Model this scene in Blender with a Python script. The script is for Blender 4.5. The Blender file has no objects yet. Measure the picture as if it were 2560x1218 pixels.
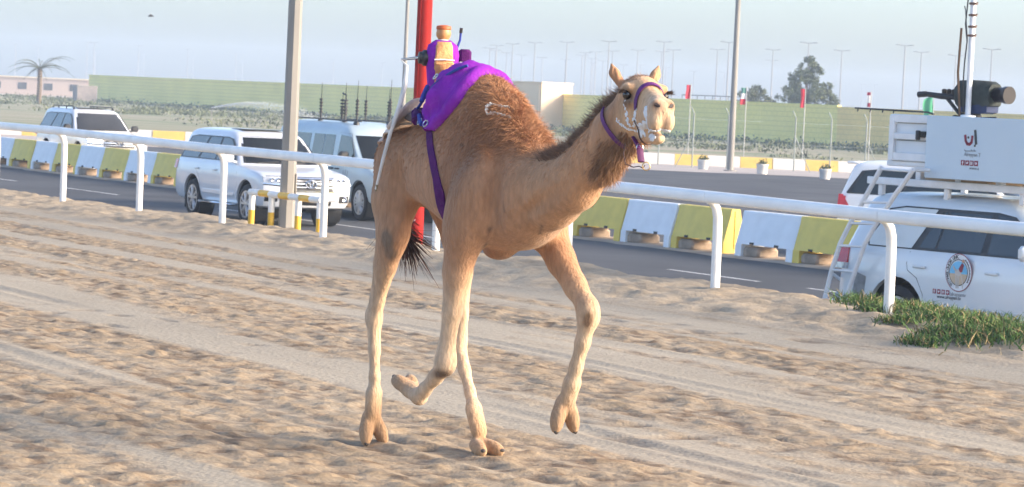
import bpy, bmesh, math, random
import numpy as np
from mathutils import Vector, Matrix

# ------------------------------------------------------------------ camera
SC = bpy.context.scene
COL = SC.collection
FPX, CAMZ = 8000.0, 2.1
PITCH, ROLL = math.atan(361 / 8000), math.atan(.045)
_fw = Vector((0, math.cos(PITCH), -math.sin(PITCH)))
_up0 = Vector((0, math.sin(PITCH), math.cos(PITCH)))
_rt = Vector((1, 0, 0)) * math.cos(ROLL) + _up0 * math.sin(ROLL)
_up = _up0 * math.cos(ROLL) - Vector((1, 0, 0)) * math.sin(ROLL)
cd = bpy.data.cameras.new('camera')
cam = bpy.data.objects.new('camera', cd)
COL.objects.link(cam)
cam.matrix_world = Matrix(((_rt.x, _up.x, -_fw.x, 0), (_rt.y, _up.y, -_fw.y, 0), (_rt.z, _up.z, -_fw.z, CAMZ), (0, 0, 0, 1)))
cd.sensor_width = 36.0
cd.lens = 36.0 * FPX / 2560.0
cd.clip_end = 6000
cd.clip_start = .5
cd.dof.use_dof = True
cd.dof.focus_distance = 18.2
cd.dof.aperture_fstop = 13.0
SC.camera = cam

# ------------------------------------------------------------------ sky, sun, exposure
SUN_DIR = Vector((0.97, -0.24, 0)).normalized()
SUN_EL = math.radians(20)
w = bpy.data.worlds.new('World')
SC.world = w
w.use_nodes = True
nt = w.node_tree
sky = nt.nodes.new('ShaderNodeTexSky')
sky.sky_type = 'NISHITA'
sky.sun_disc = False
sky.sun_elevation = SUN_EL
sky.sun_rotation = math.atan2(SUN_DIR.x, SUN_DIR.y)
sky.altitude = 0
sky.air_density = 0.7
sky.dust_density = 2.5
sky.ozone_density = 2.0
bg = nt.nodes['Background']
bg.inputs['Strength'].default_value = 0.15
tintn = nt.nodes.new('ShaderNodeVectorMath')      # even colour correction of the whole sky
tintn.operation = 'MULTIPLY'
tintn.inputs[1].default_value = (1.03, 1.01, .97)
nt.links.new(sky.outputs[0], tintn.inputs[0])
nt.links.new(tintn.outputs[0], bg.inputs[0])
sl = bpy.data.lights.new('sun', 'SUN')
sl.energy = 2.0
sl.angle = math.radians(18)
sl.color = (1.0, .80, .60)
sun = bpy.data.objects.new('sun', sl)
COL.objects.link(sun)
_sd = Vector((SUN_DIR.x * math.cos(SUN_EL), SUN_DIR.y * math.cos(SUN_EL), math.sin(SUN_EL)))
sun.rotation_euler = _sd.to_track_quat('Z', 'Y').to_euler()
sun.location = (60, -20, 30)
SC.view_settings.view_transform = 'Standard'
SC.view_settings.look = 'None'
SC.view_settings.gamma = 1.0
SC.view_settings.exposure = 1.70
SC.cycles.use_denoising = True
SC.cycles.max_bounces = 6
SC.cycles.volume_bounces = 1
SC.cycles.transparent_max_bounces = 12

# ------------------------------------------------------------------ frames of reference
ANG = math.radians(27.4)
UX, UY = -math.sin(ANG), math.cos(ANG)      # along the track, away from the camera
NX, NY = math.cos(ANG), math.sin(ANG)       # across it, from the track to the road
ROAD_ROT = math.atan2(-UY, -UX)             # heading of the traffic that comes towards us
ROAD_Z = -.62

def trk(a, p, z=0.0):
    return Vector((UX * a + NX * p, UY * a + NY * p, z))

def ray(px, py):
    v = _fw * FPX + _rt * (px - 1280) + _up * (609 - py)
    return v / v.y

def on_z(px, py, z):
    v = ray(px, py)
    return Vector((0, 0, CAMZ)) + v * ((z - CAMZ) / v.z)

def at_y(px, py, y):
    return Vector((0, 0, CAMZ)) + ray(px, py) * y

# ------------------------------------------------------------------ materials
MATS = {}

def mat(name, col, rough=.6, metal=0.0, var=.12, scale=6.0, bump=0.0, bscale=40.0, spec=.5, emit=None, coat=0.0, col2=None, stretch=None, detail=5):
    if name in MATS:
        return MATS[name]
    m = bpy.data.materials.new(name)
    m.use_nodes = True
    t = m.node_tree
    b = t.nodes['Principled BSDF']
    b.inputs['Roughness'].default_value = rough
    b.inputs['Metallic'].default_value = metal
    b.inputs['Specular IOR Level'].default_value = spec
    if coat:
        b.inputs['Coat Weight'].default_value = coat
        b.inputs['Coat Roughness'].default_value = .06
    tc = t.nodes.new('ShaderNodeTexCoord')
    mp = t.nodes.new('ShaderNodeMapping')
    if stretch:
        mp.inputs['Scale'].default_value = stretch
    t.links.new(tc.outputs['Object'], mp.inputs[0])
    n = t.nodes.new('ShaderNodeTexNoise')
    n.inputs['Scale'].default_value = scale
    n.inputs['Detail'].default_value = detail
    t.links.new(mp.outputs[0], n.inputs['Vector'])
    r = t.nodes.new('ShaderNodeValToRGB')
    r.color_ramp.elements[0].position = .3
    r.color_ramp.elements[1].position = .7
    c2 = col2 or tuple(c * (1 - var) for c in col)
    c1 = col if col2 else tuple(min(1, c * (1 + var * .5)) for c in col)
    r.color_ramp.elements[0].color = (*c2, 1)
    r.color_ramp.elements[1].color = (*c1, 1)
    t.links.new(n.outputs['Fac'], r.inputs[0])
    t.links.new(r.outputs[0], b.inputs['Base Color'])
    if bump:
        n2 = t.nodes.new('ShaderNodeTexNoise')
        n2.inputs['Scale'].default_value = bscale
        n2.inputs['Detail'].default_value = 6
        t.links.new(mp.outputs[0], n2.inputs['Vector'])
        bp = t.nodes.new('ShaderNodeBump')
        bp.inputs['Strength'].default_value = bump
        bp.inputs['Distance'].default_value = .02
        t.links.new(n2.outputs['Fac'], bp.inputs['Height'])
        t.links.new(bp.outputs[0], b.inputs['Normal'])
    if emit:
        b.inputs['Emission Color'].default_value = (*emit[0], 1)
        b.inputs['Emission Strength'].default_value = emit[1]
    MATS[name] = m
    return m

def attr_mat(name, rough=.9, bump=0.0, bscale=60.0, spec=.2, sheen=0.0, fine=.15, fscale=50.0, stretch=None, attr='tint'):
    """colour from a per-vertex attribute (the coat or the sand itself), with fine grain on top"""
    m = bpy.data.materials.new(name)
    m.use_nodes = True
    t = m.node_tree
    b = t.nodes['Principled BSDF']
    b.inputs['Roughness'].default_value = rough
    b.inputs['Specular IOR Level'].default_value = spec
    if sheen:
        b.inputs['Sheen Weight'].default_value = sheen
        b.inputs['Sheen Roughness'].default_value = .5
        b.inputs['Sheen Tint'].default_value = (1, .85, .7, 1)
    a = t.nodes.new('ShaderNodeAttribute')
    a.attribute_name = attr
    tc = t.nodes.new('ShaderNodeTexCoord')
    mp = t.nodes.new('ShaderNodeMapping')
    if stretch:
        mp.inputs['Scale'].default_value = stretch
    t.links.new(tc.outputs['Object'], mp.inputs[0])
    n = t.nodes.new('ShaderNodeTexNoise')
    n.inputs['Scale'].default_value = fscale
    n.inputs['Detail'].default_value = 6
    t.links.new(mp.outputs[0], n.inputs['Vector'])
    mr = t.nodes.new('ShaderNodeMapRange')
    mr.inputs['To Min'].default_value = 1 - fine
    mr.inputs['To Max'].default_value = 1 + fine
    mr.inputs['From Min'].default_value = .25
    mr.inputs['From Max'].default_value = .75
    t.links.new(n.outputs['Fac'], mr.inputs['Value'])
    mx = t.nodes.new('ShaderNodeVectorMath')
    mx.operation = 'SCALE'
    t.links.new(a.outputs['Color'], mx.inputs[0])
    t.links.new(mr.outputs[0], mx.inputs['Scale'])
    t.links.new(mx.outputs[0], b.inputs['Base Color'])
    if bump:
        n2 = t.nodes.new('ShaderNodeTexNoise')
        n2.inputs['Scale'].default_value = bscale
        n2.inputs['Detail'].default_value = 7
        t.links.new(mp.outputs[0], n2.inputs['Vector'])
        bp = t.nodes.new('ShaderNodeBump')
        bp.inputs['Strength'].default_value = bump
        bp.inputs['Distance'].default_value = .02
        t.links.new(n2.outputs['Fac'], bp.inputs['Height'])
        t.links.new(bp.outputs[0], b.inputs['Normal'])
    MATS[name] = m
    return m

def glass(name, col=(.03, .04, .045), rough=.04, spec=.7):
    if name in MATS:
        return MATS[name]
    m = mat(name, col, rough=rough, var=.3, scale=1.5, spec=spec)
    return m

# ------------------------------------------------------------------ objects
def tag(o, label=None, cat=None, group=None, kind=None):
    if label: o['label'] = label
    if cat: o['category'] = cat
    if group: o['group'] = group
    if kind: o['kind'] = kind
    return o

def thing(name, label, cat, loc=(0, 0, 0), rz=0.0, group=None):
    o = bpy.data.objects.new(name, None)
    o.empty_display_size = .2
    COL.objects.link(o)
    o.location = loc
    o.rotation_euler = (0, 0, rz)
    return tag(o, label, cat, group)

def link(name, me, m=None, parent=None):
    o = bpy.data.objects.new(name, me)
    COL.objects.link(o)
    if m is not None:
        me.materials.clear()
        me.materials.append(m)
    if parent is not None:
        o.parent = parent
    return o

def copy_tree(o, parent=None):
    c = o.copy()
    COL.objects.link(c)
    c.parent = parent
    for ch in list(o.children):
        copy_tree(ch, c)
    return c

class MB:
    """collects shapes into one mesh"""
    def __init__(self):
        self.v, self.f = [], []

    def add(self, vs, fs):
        n = len(self.v)
        self.v += [tuple(p) for p in vs]
        self.f += [tuple(i + n for i in f) for f in fs]
        return self

    def box(self, c, s, rot=None, taper=1.0, tapery=None):
        vs = []
        ty = taper if tapery is None else tapery
        for z in (-.5, .5):
            k, ky = (taper, ty) if z > 0 else (1.0, 1.0)
            for x, y in ((-.5, -.5), (.5, -.5), (.5, .5), (-.5, .5)):
                vs.append(Vector((x * s[0] * k, y * s[1] * ky, z * s[2])))
        if rot is not None:
            vs = [rot @ v for v in vs]
        vs = [v + Vector(c) for v in vs]
        return self.add(vs, [(3, 2, 1, 0), (4, 5, 6, 7), (0, 1, 5, 4), (1, 2, 6, 5), (2, 3, 7, 6), (3, 0, 4, 7)])

    def rbox(self, c, s, r=.03, rot=None):
        """box with bevelled edges"""
        hx, hy, hz = s[0] / 2, s[1] / 2, s[2] / 2
        r = min(r, hx * .99, hy * .99, hz * .99)
        vs = []
        for z, k in ((-hz, 1), (-hz + r, 0), (hz - r, 0), (hz, 1)):
            ox, oy = hx - (r if k else 0), hy - (r if k else 0)
            q = 0 if k else r
            for x, y in ((-ox + q, -oy), (ox - q, -oy), (ox, -oy + q), (ox, oy - q), (ox - q, oy), (-ox + q, oy), (-ox, oy - q), (-ox, -oy + q)):
                vs.append(Vector((x, y, z)))
        if rot is not None:
            vs = [rot @ v for v in vs]
        vs = [v + Vector(c) for v in vs]
        fs = [tuple(range(7, -1, -1)), tuple(range(24, 32))]
        for l in range(3):
            for i in range(8):
                j = (i + 1) % 8
                fs.append((l * 8 + i, l * 8 + j, l * 8 + 8 + j, l * 8 + 8 + i))
        return self.add(vs, fs)

    def tube(self, pts, rad, n=8, cap=True, flat=None):
        """round tube along a path; rad a number or one per point; flat squashes along its second axis"""
        pts = [Vector(p) for p in pts]
        if not hasattr(rad, '__len__'):
            rad = [rad] * len(pts)
        vs, fs = [], []
        ref = None
        for i, p in enumerate(pts):
            d = (pts[min(i + 1, len(pts) - 1)] - pts[max(i - 1, 0)])
            if d.length < 1e-9: d = Vector((0, 0, 1))
            d.normalize()
            if ref is None:
                ref = Vector((0, 0, 1)) if abs(d.z) < .9 else Vector((1, 0, 0))
            x = d.cross(ref)
            if x.length < 1e-6: x = d.cross(Vector((1, 0, 0)))
            x.normalize()
            y = x.cross(d).normalized()
            ref = y
            for k in range(n):
                t = 2 * math.pi * (k + .5) / n
                vs.append(p + x * math.cos(t) * rad[i] + y * math.sin(t) * rad[i] * (flat or 1))
        for i in range(len(pts) - 1):
            for k in range(n):
                j = (k + 1) % n
                fs.append((i * n + k, i * n + j, (i + 1) * n + j, (i + 1) * n + k))
        if cap:
            fs.append(tuple(range(n - 1, -1, -1)))
            fs.append(tuple((len(pts) - 1) * n + k for k in range(n)))
        return self.add(vs, fs)

    def lathe(self, prof, n=24, axis='z', c=(0, 0, 0), close=False):
        vs, fs = [], []
        for r, h in prof:
            for k in range(n):
                t = 2 * math.pi * k / n
                x, y = r * math.cos(t), r * math.sin(t)
                p = {'z': (x, y, h), 'y': (x, h, y), 'x': (h, x, y)}[axis]
                vs.append(Vector(p) + Vector(c))
        m = len(prof)
        for i in range(m if close else m - 1):
            a, b2 = i * n, ((i + 1) % m) * n
            for k in range(n):
                j = (k + 1) % n
                fs.append((a + k, a + j, b2 + j, b2 + k))
        if not close:
            fs.append(tuple(range(n - 1, -1, -1)))
            fs.append(tuple((m - 1) * n + k for k in range(n)))
        return self.add(vs, fs)

    def loft(self, rings, closed=True, cap=True):
        n = len(rings[0])
        vs = [p for r in rings for p in r]
        fs = []
        for i in range(len(rings) - 1):
            for k in range(n if closed else n - 1):
                j = (k + 1) % n
                fs.append((i * n + k, i * n + j, (i + 1) * n + j, (i + 1) * n + k))
        if cap and closed:
            fs.append(tuple(range(n - 1, -1, -1)))
            fs.append(tuple((len(rings) - 1) * n + k for k in range(n)))
        return self.add(vs, fs)

    def prism(self, outline, off):
        """flat outline (list of 3d points) given thickness along off"""
        n = len(outline)
        o2 = [Vector(p) + Vector(off) for p in outline]
        vs = [Vector(p) for p in outline] + o2
        fs = [tuple(range(n - 1, -1, -1)), tuple(range(n, 2 * n))]
        for k in range(n):
            j = (k + 1) % n
            fs.append((k, j, n + j, n + k))
        return self.add(vs, fs)

    def grid(self, rows):
        n = len(rows[0])
        fs = []
        for i in range(len(rows) - 1):
            for k in range(n - 1):
                fs.append((i * n + k, i * n + k + 1, (i + 1) * n + k + 1, (i + 1) * n + k))
        return self.add([p for r in rows for p in r], fs)

    def mesh(self, name='mesh', smooth=True, angle=40, fixn=True):
        me = bpy.data.meshes.new(name)
        me.from_pydata([tuple(p) for p in self.v], [], self.f)
        if fixn:
            bm = bmesh.new()
            bm.from_mesh(me)
            bmesh.ops.recalc_face_normals(bm, faces=bm.faces)
            bm.to_mesh(me)
            bm.free()
        if smooth:
            me.polygons.foreach_set('use_smooth', [True] * len(me.polygons))
            me.set_sharp_from_angle(angle=math.radians(angle))
        me.update()
        return me

    def build(self, name, m, parent=None, smooth=True, angle=40, fixn=True):
        return link(name, self.mesh(name, smooth, angle, fixn), m, parent)

def fast_mesh(name, V, Fq, smooth=True):
    """big mesh from numpy arrays; Fq (n,3) or (n,4)"""
    me = bpy.data.meshes.new(name)
    V = np.asarray(V, np.float32)
    Fq = np.asarray(Fq, np.int32)
    k = Fq.shape[1]
    me.vertices.add(len(V))
    me.vertices.foreach_set('co', V.ravel())
    me.loops.add(Fq.size)
    me.loops.foreach_set('vertex_index', Fq.ravel())
    me.polygons.add(len(Fq))
    me.polygons.foreach_set('loop_start', np.arange(0, Fq.size, k, dtype=np.int32))
    me.polygons.foreach_set('loop_total', np.full(len(Fq), k, np.int32))
    if smooth:
        me.polygons.foreach_set('use_smooth', np.ones(len(Fq), bool))
    me.update(calc_edges=True)
    me.validate()
    return me

def set_tint(me, rgb, name='tint'):
    a = me.color_attributes.new(name, 'FLOAT_COLOR', 'POINT')
    c = np.ones((len(me.vertices), 4), np.float32)
    c[:, :3] = rgb
    a.data.foreach_set('color', c.ravel())

RNG = np.random.default_rng(7)

def smooth_noise(shape, cells, seed):
    """value noise, cubic-ish, on a (rows, cols) grid with the given number of cells each way"""
    rg = np.random.default_rng(seed)
    cy, cx = max(2, int(cells[0])), max(2, int(cells[1]))
    g = rg.random((cy + 2, cx + 2)).astype(np.float32)
    y = np.linspace(0, cy - 1e-3, shape[0]); x = np.linspace(0, cx - 1e-3, shape[1])
    yi, xi = y.astype(int), x.astype(int)
    fy, fx = y - yi, x - xi
    fy = (fy * fy * (3 - 2 * fy))[:, None].astype(np.float32); fx = (fx * fx * (3 - 2 * fx))[None, :].astype(np.float32)
    a = g[np.ix_(yi, xi)]; b = g[np.ix_(yi, xi + 1)]; c = g[np.ix_(yi + 1, xi)]; d = g[np.ix_(yi + 1, xi + 1)]
    return (a * (1 - fx) + b * fx) * (1 - fy) + (c * (1 - fx) + d * fx) * fy

def hash_noise3(P, scale, seed=0):
    """value noise at 3-d points"""
    Q = np.asarray(P, np.float64) * scale + 100.0
    I = np.floor(Q).astype(np.int64)
    f = Q - I
    f = f * f * (3 - 2 * f)
    def h(i, j, k):
        n = (i * 73856093) ^ (j * 19349663) ^ (k * 83492791) ^ (seed * 2654435761)
        n = (n ^ (n >> 13)) * 1274126177
        n = n ^ (n >> 16)
        return (n & 0xffff) / 65535.0
    r = 0
    for dx in (0, 1):
        for dy in (0, 1):
            for dz in (0, 1):
                wgt = (f[:, 0] if dx else 1 - f[:, 0]) * (f[:, 1] if dy else 1 - f[:, 1]) * (f[:, 2] if dz else 1 - f[:, 2])
                r = r + wgt * h(I[:, 0] + dx, I[:, 1] + dy, I[:, 2] + dz)
    return r

# ================================================================== SETTING
HAZE_FAR = 1350.0

# ---- the plain, to the horizon
g = MB()
g.grid([[(x, y, -.72) for x in (-4000, -600, -150, 0, 150, 600, 4000)] for y in (-300, 0, 100, 300, 600, 1200, 5000)])
o = g.build('ground', mat('plain', (.34, .28, .21), .95, var=.3, scale=.02, bump=.3, bscale=1.0), smooth=False)
tag(o, kind='structure')

# ---- sand of the race track, with its churned lanes
CREST = ([-60, 20, 26, 30, 35, 39, 45, 52, 70, 500], [.14, .16, .16, .13, .13, .09, .08, .035, .03, .03])

def sand_base(a, p):
    hc = np.interp(a, *CREST)
    t = np.clip((p - 16.1) / 1.5, 0, 1)
    up = hc * t * t * (3 - 2 * t)
    t2 = np.clip((p - 18.45) / 1.75, 0, 1)
    return up - (hc + .70) * t2 * t2 * (3 - 2 * t2)

PALE, TAN, DARK = np.array([.345, .298, .226]), np.array([.325, .237, .142]), np.array([.17, .118, .075])

def sand_patch(a0, a1, p0, p1, da, dp, seed, rough):
    na, npp = int((a1 - a0) / da) + 1, int((p1 - p0) / dp) + 1
    a = np.linspace(a0, a1, na)[:, None]; p = np.linspace(p0, p1, npp)[None, :]
    A = np.repeat(a, npp, 1); P = np.repeat(p, na, 0)
    sh = (na, npp); la, lp = a1 - a0, p1 - p0
    N = lambda ca, cp, s: smooth_noise(sh, (la / ca, lp / cp), seed + s)
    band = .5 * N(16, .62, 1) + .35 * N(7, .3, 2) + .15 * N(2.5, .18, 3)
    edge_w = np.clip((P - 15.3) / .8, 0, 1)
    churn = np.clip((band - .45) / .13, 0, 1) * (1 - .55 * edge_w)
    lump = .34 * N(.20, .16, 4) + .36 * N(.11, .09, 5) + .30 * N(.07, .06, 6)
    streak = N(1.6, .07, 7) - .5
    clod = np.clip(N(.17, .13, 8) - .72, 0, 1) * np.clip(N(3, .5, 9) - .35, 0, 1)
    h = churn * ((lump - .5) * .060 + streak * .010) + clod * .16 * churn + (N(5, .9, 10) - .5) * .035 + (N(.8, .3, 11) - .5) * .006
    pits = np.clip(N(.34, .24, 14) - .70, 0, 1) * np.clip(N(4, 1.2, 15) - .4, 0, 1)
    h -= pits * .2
    for k, pc in enumerate((6.1, 7.7, 8.35, 9.9, 11.6, 12.3, 13.9)):        # wheel ruts
        c = pc + .05 * A * 0 + (N(14, 40, 20 + k) - .5) * .5
        x = (P - c) / .085
        on = np.clip((N(7, 40, 40 + k) - .5) * 4, 0, 1) * .7
        tread = .35 + .5 * N(.2, .2, 60 + k)
        h += on * (-.028 * np.exp(-x * x) * tread + .014 * np.exp(-(np.abs(x) - 1.7) ** 2 * 2))
    bm_ = np.clip((P - 16.25) / .5, 0, 1)                                      # the loose bank under the rail
    bl = (N(.45, .3, 30) - .5) * .05 + (N(.2, .13, 31) - .5) * .04 + (N(1.9, .8, 32) - .5) * .07 + (N(.1, .06, 33) - .5) * .022
    h = h * (1 - bm_ * .75) + bl * bm_
    h *= rough * np.clip(np.abs(P - 16.4) / .35, 0, 1)
    h *= np.clip(np.minimum(A - a0, a1 - A) / .5, 0, 1) if rough == 1.0 else np.clip(np.minimum(np.minimum(A - a0, a1 - A), p1 - P) / 2.0, 0, 1)
    Z = sand_base(A, P) + h
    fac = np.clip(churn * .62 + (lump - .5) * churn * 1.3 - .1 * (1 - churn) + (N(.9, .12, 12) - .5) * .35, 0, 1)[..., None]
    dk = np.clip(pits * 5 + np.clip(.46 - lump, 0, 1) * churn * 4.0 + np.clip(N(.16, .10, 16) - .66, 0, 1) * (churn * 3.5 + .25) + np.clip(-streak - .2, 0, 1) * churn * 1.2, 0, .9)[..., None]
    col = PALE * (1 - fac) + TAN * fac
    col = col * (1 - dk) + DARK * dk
    bkc = np.array([.335, .272, .192]) * (.82 + .36 * N(.3, .2, 34))[..., None]
    w2 = np.clip(bm_ * 1.0, 0, 1)[..., None]
    col = col * (1 - w2) + bkc * w2
    col *= (.93 + .14 * N(1.4, .5, 13))[..., None]
    V = np.stack([UX * A + NX * P, UY * A + NY * P, Z], -1).reshape(-1, 3)
    idx = np.arange(na * npp).reshape(na, npp)
    Fq = np.stack([idx[:-1, :-1], idx[:-1, 1:], idx[1:, 1:], idx[1:, :-1]], -1).reshape(-1, 4)[:, ::-1]
    return V, Fq, col.reshape(-1, 3)

SAND = attr_mat('track_sand', .95, bump=.55, bscale=26, fine=.13, fscale=16, spec=.15)
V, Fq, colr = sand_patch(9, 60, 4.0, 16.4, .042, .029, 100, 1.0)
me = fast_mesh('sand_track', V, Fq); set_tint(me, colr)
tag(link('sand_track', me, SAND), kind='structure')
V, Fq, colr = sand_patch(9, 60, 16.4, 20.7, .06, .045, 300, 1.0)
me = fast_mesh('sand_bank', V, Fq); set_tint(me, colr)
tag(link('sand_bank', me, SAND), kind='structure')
vs, fs, cs = [], [], []
n0 = 0
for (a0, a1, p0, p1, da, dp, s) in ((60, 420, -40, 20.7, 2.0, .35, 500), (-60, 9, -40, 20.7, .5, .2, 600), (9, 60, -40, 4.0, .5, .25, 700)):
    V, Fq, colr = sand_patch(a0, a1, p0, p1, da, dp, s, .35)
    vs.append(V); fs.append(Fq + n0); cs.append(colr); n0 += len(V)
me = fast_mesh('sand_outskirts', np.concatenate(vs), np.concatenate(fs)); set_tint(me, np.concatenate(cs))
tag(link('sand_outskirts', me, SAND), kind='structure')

# ---- asphalt
def asphalt_mat():
    m = mat('asphalt', (.092, .096, .102), .95, var=.22, scale=.35, bump=.25, bscale=60, stretch=(1, 1, 1), spec=.1)
    return m
yb = 141.0
def a_at_y(y, p): return (y - NY * p) / UY
road = MB()
P0 = 19.6
pts = [trk(-80, P0), trk(-80, 200), Vector((140, yb, 0)), trk(a_at_y(yb, P0), P0)]
poly = [(p.x, p.y, ROAD_Z) for p in (trk(-80, P0), trk(-80, 140), Vector((160, yb, 0)), trk(a_at_y(yb, P0), P0))]
road.add(poly, [(0, 1, 2, 3)])
tag(road.build('road', asphalt_mat(), smooth=False), kind='structure')
line_m = mat('road_paint', (.62, .62, .60), .7, var=.35, scale=2.2)
lines = MB()
for a0, a1 in ((41.6 - 21.4, 41.6 - 13.0), (43.26 - 13.0, 41.6 - 7.2), (36.0, 41.6 + .2), (43.2, 46.1), (52.1, 66.0), (72.4, 76.2), (80, 84), (88, 92), (96, 100), (104, 108)):
    q = [trk(a0, 26.80, ROAD_Z + .004), trk(a0, 26.90, ROAD_Z + .004), trk(a1, 26.90, ROAD_Z + .004), trk(a1, 26.80, ROAD_Z + .004)]
    lines.add(q, [(0, 1, 2, 3)])
tag(lines.build('lane_line', line_m, smooth=False), kind='structure')
# blown sand under the barriers, and a pale strip at the far side of the asphalt
dirt_m = mat('blown_sand', (.40, .325, .25), .95, var=.25, scale=1.5, bump=.4, bscale=8)
dr = MB(); rg = random.Random(3)
rows = [[], []]
L0 = []
for i in range(0, 130):
    a = 10 + i * .7
    L0.append((a, 30.45 + rg.uniform(-.12, .1), 31.85 + rg.uniform(-.15, .3)))
for a, q0, q1 in L0:
    pass
dr.grid([[trk(a, q0, ROAD_Z + .003), trk(a, (q0 + q1) / 2, ROAD_Z + .05), trk(a, q1, ROAD_Z + .003)] for a, q0, q1 in L0])
tag(dr.build('blown_sand_strip', dirt_m), kind='structure')
pv = MB()
pv.grid([[(x, yb - 6 + .8 * math.sin(x * .7), ROAD_Z + .006), (x, yb + 14, ROAD_Z + .010)] for x in range(-60, 100, 2)])
tag(pv.build('pavement', mat('dusty_pavement', (.40, .35, .31), .9, var=.18, scale=.4, bump=.2, bscale=6), smooth=False), kind='structure')

# ---- sandy verge with patchy grass, up to the far wall
def verge_mat():
    m = mat('verge', (.34, .27, .185), .95, col2=(.12, .16, .06), scale=.13, stretch=(.35, 1.6, 1), bump=.5, bscale=2, detail=8)
    return m
vg = MB()
rows = []
for j in range(34):
    y = yb + 8 + j * 9
    rows.append([(x, y, -.60 + .12 * math.sin(x * .21 + j) * math.sin(j * 1.7 + x * .05) + (0 if j else -.02)) for x in range(-190, 200, 10)])
vg.grid(rows)
tag(vg.build('verge', verge_mat()), kind='structure')

def leaf_cards(n, pts_fn, size, seed, up=.0, thin=.45):
    """n small two-triangle leaves; pts_fn(rng) gives a centre and an outward direction"""
    rg = np.random.default_rng(seed)
    C, D = pts_fn(rg, n)
    d = rg.normal(size=(n, 3)) + D * 1.1
    d[:, 2] += up
    d /= np.linalg.norm(d, axis=1)[:, None] + 1e-9
    s = np.cross(d, rg.normal(size=(n, 3)))
    s /= np.linalg.norm(s, axis=1)[:, None] + 1e-9
    L = (size * rg.uniform(.6, 1.35, n))[:, None]
    a = C - d * L * .5; b = C + s * L * thin * .5; c = C + d * L * .5; e = C - s * L * thin * .5
    V = np.stack([a, b, c, e], 1).reshape(-1, 3)
    Fq = np.arange(4 * n).reshape(n, 4)
    return V, Fq

leaf_m = mat('foliage', (.105, .13, .06), .7, var=.55, scale=1.2, spec=.3)
leaf2_m = mat('foliage_dusty', (.13, .15, .085), .8, var=.5, scale=.9, spec=.2)
bark_m = mat('bark', (.16, .12, .085), .9, var=.35, scale=9, bump=.6, bscale=20)

# scrub along the foot of the wall: low dusty plants that run together
def scrub_pts(rg, n):
    k = 260
    ca = rg.uniform(150, 420, k); cp = np.where(rg.random(k) < .45, rg.normal(137, 1.2, k), rg.normal(112, 13, k))
    rr = rg.uniform(1.2, 4.5, k); hh = rg.uniform(.15, .5, k)
    i = rg.integers(0, k, n)
    q = rg.normal(size=(n, 3)) * .5
    A = ca[i] + q[:, 0] * rr[i] * 1.6; P = cp[i] + q[:, 1] * rr[i]
    Z = -.6 + np.abs(q[:, 2]) * hh[i]
    C = np.stack([UX * A + NX * P, UY * A + NY * P, Z], 1)
    return C, np.tile([0, 0, .6], (n, 1))
V, Fq = leaf_cards(34000, scrub_pts, .30, 5)
tag(link('scrub', fast_mesh('scrub', V, Fq, False), leaf2_m), 'low dusty green scrub growing along the foot of the long wall', 'scrub', kind='stuff')

# ---- long boundary wall far behind the road
WP = 140.0
def on_perp(px, py, pp):
    v = ray(px, py)
    t = pp / (v.x * NX + v.y * NY)
    P = Vector((0, 0, CAMZ)) + v * t
    return P.x * UX + P.y * UY, P.z
aL = on_perp(225, 200, WP)[0]
aY = on_perp(2097, 300, WP)[0]
zt = (on_perp(300, 187, WP)[1] + on_perp(2090, 274, WP)[1]) / 2

def block_mat(name, c, c2):
    m = bpy.data.materials.new(name); m.use_nodes = True
    t = m.node_tree; b = t.nodes['Principled BSDF']; b.inputs['Roughness'].default_value = .9
    tc = t.nodes.new('ShaderNodeTexCoord')
    mp = t.nodes.new('ShaderNodeMapping'); mp.inputs['Rotation'].default_value = (math.radians(90), 0, 0)
    t.links.new(tc.outputs['Object'], mp.inputs[0])
    br = t.nodes.new('ShaderNodeTexBrick')
    br.inputs['Color1'].default_value = (*c, 1); br.inputs['Color2'].default_value = (*c2, 1)
    br.inputs['Mortar'].default_value = (*[v * .82 for v in c], 1)
    br.inputs['Scale'].default_value = 1.0; br.inputs['Brick Width'].default_value = .8; br.inputs['Row Height'].default_value = .4; br.inputs['Mortar Size'].default_value = .03
    t.links.new(mp.outputs[0], br.inputs['Vector'])
    n = t.nodes.new('ShaderNodeTexNoise'); n.inputs['Scale'].default_value = .25; n.inputs['Detail'].default_value = 6
    t.links.new(tc.outputs['Object'], n.inputs['Vector'])
    mr = t.nodes.new('ShaderNodeMapRange'); mr.inputs['To Min'].default_value = .8; mr.inputs['To Max'].default_value = 1.15
    t.links.new(n.outputs['Fac'], mr.inputs['Value'])
    vm = t.nodes.new('ShaderNodeVectorMath'); vm.operation = 'SCALE'
    t.links.new(br.outputs['Color'], vm.inputs[0]); t.links.new(mr.outputs[0], vm.inputs['Scale'])
    t.links.new(vm.outputs[0], b.inputs['Base Color'])
    MATS[name] = m
    return m
wg = block_mat('wall_green_paint', (.92, .76, .25), (.94, .775, .26))
wy = block_mat('wall_yellow_paint', (.95, .66, .24), (.93, .64, .23))
cop = mat('wall_coping', (.92, .77, .27), .9)
ROAD_EUL = ROAD_ROT
wth = thing('boundary_wall', 'long pale green blockwork wall standing behind the scrub', 'wall', trk((aL + aY) / 2, WP, -.72), ROAD_ROT)
hw = zt + .72
def seg(name, a0, a1, m, parent, th=.3, h=None, off=0.0, z0=0):
    ac = (aL + aY) / 2
    b = MB(); b.box(((ac - (a0 + a1) / 2), off, z0 + (h or hw) / 2), (a1 - a0, th, h or hw))
    return b.build(name, m, parent, smooth=False)
k = 0
nseg = 15
for i in range(nseg):
    a0 = aY + .02 + (aL - aY - .02) * i / nseg; a1 = aY + .02 + (aL - aY - .02) * (i + 1) / nseg - .02
    seg('wall_panel', a0, a1, wg, wth)
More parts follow.
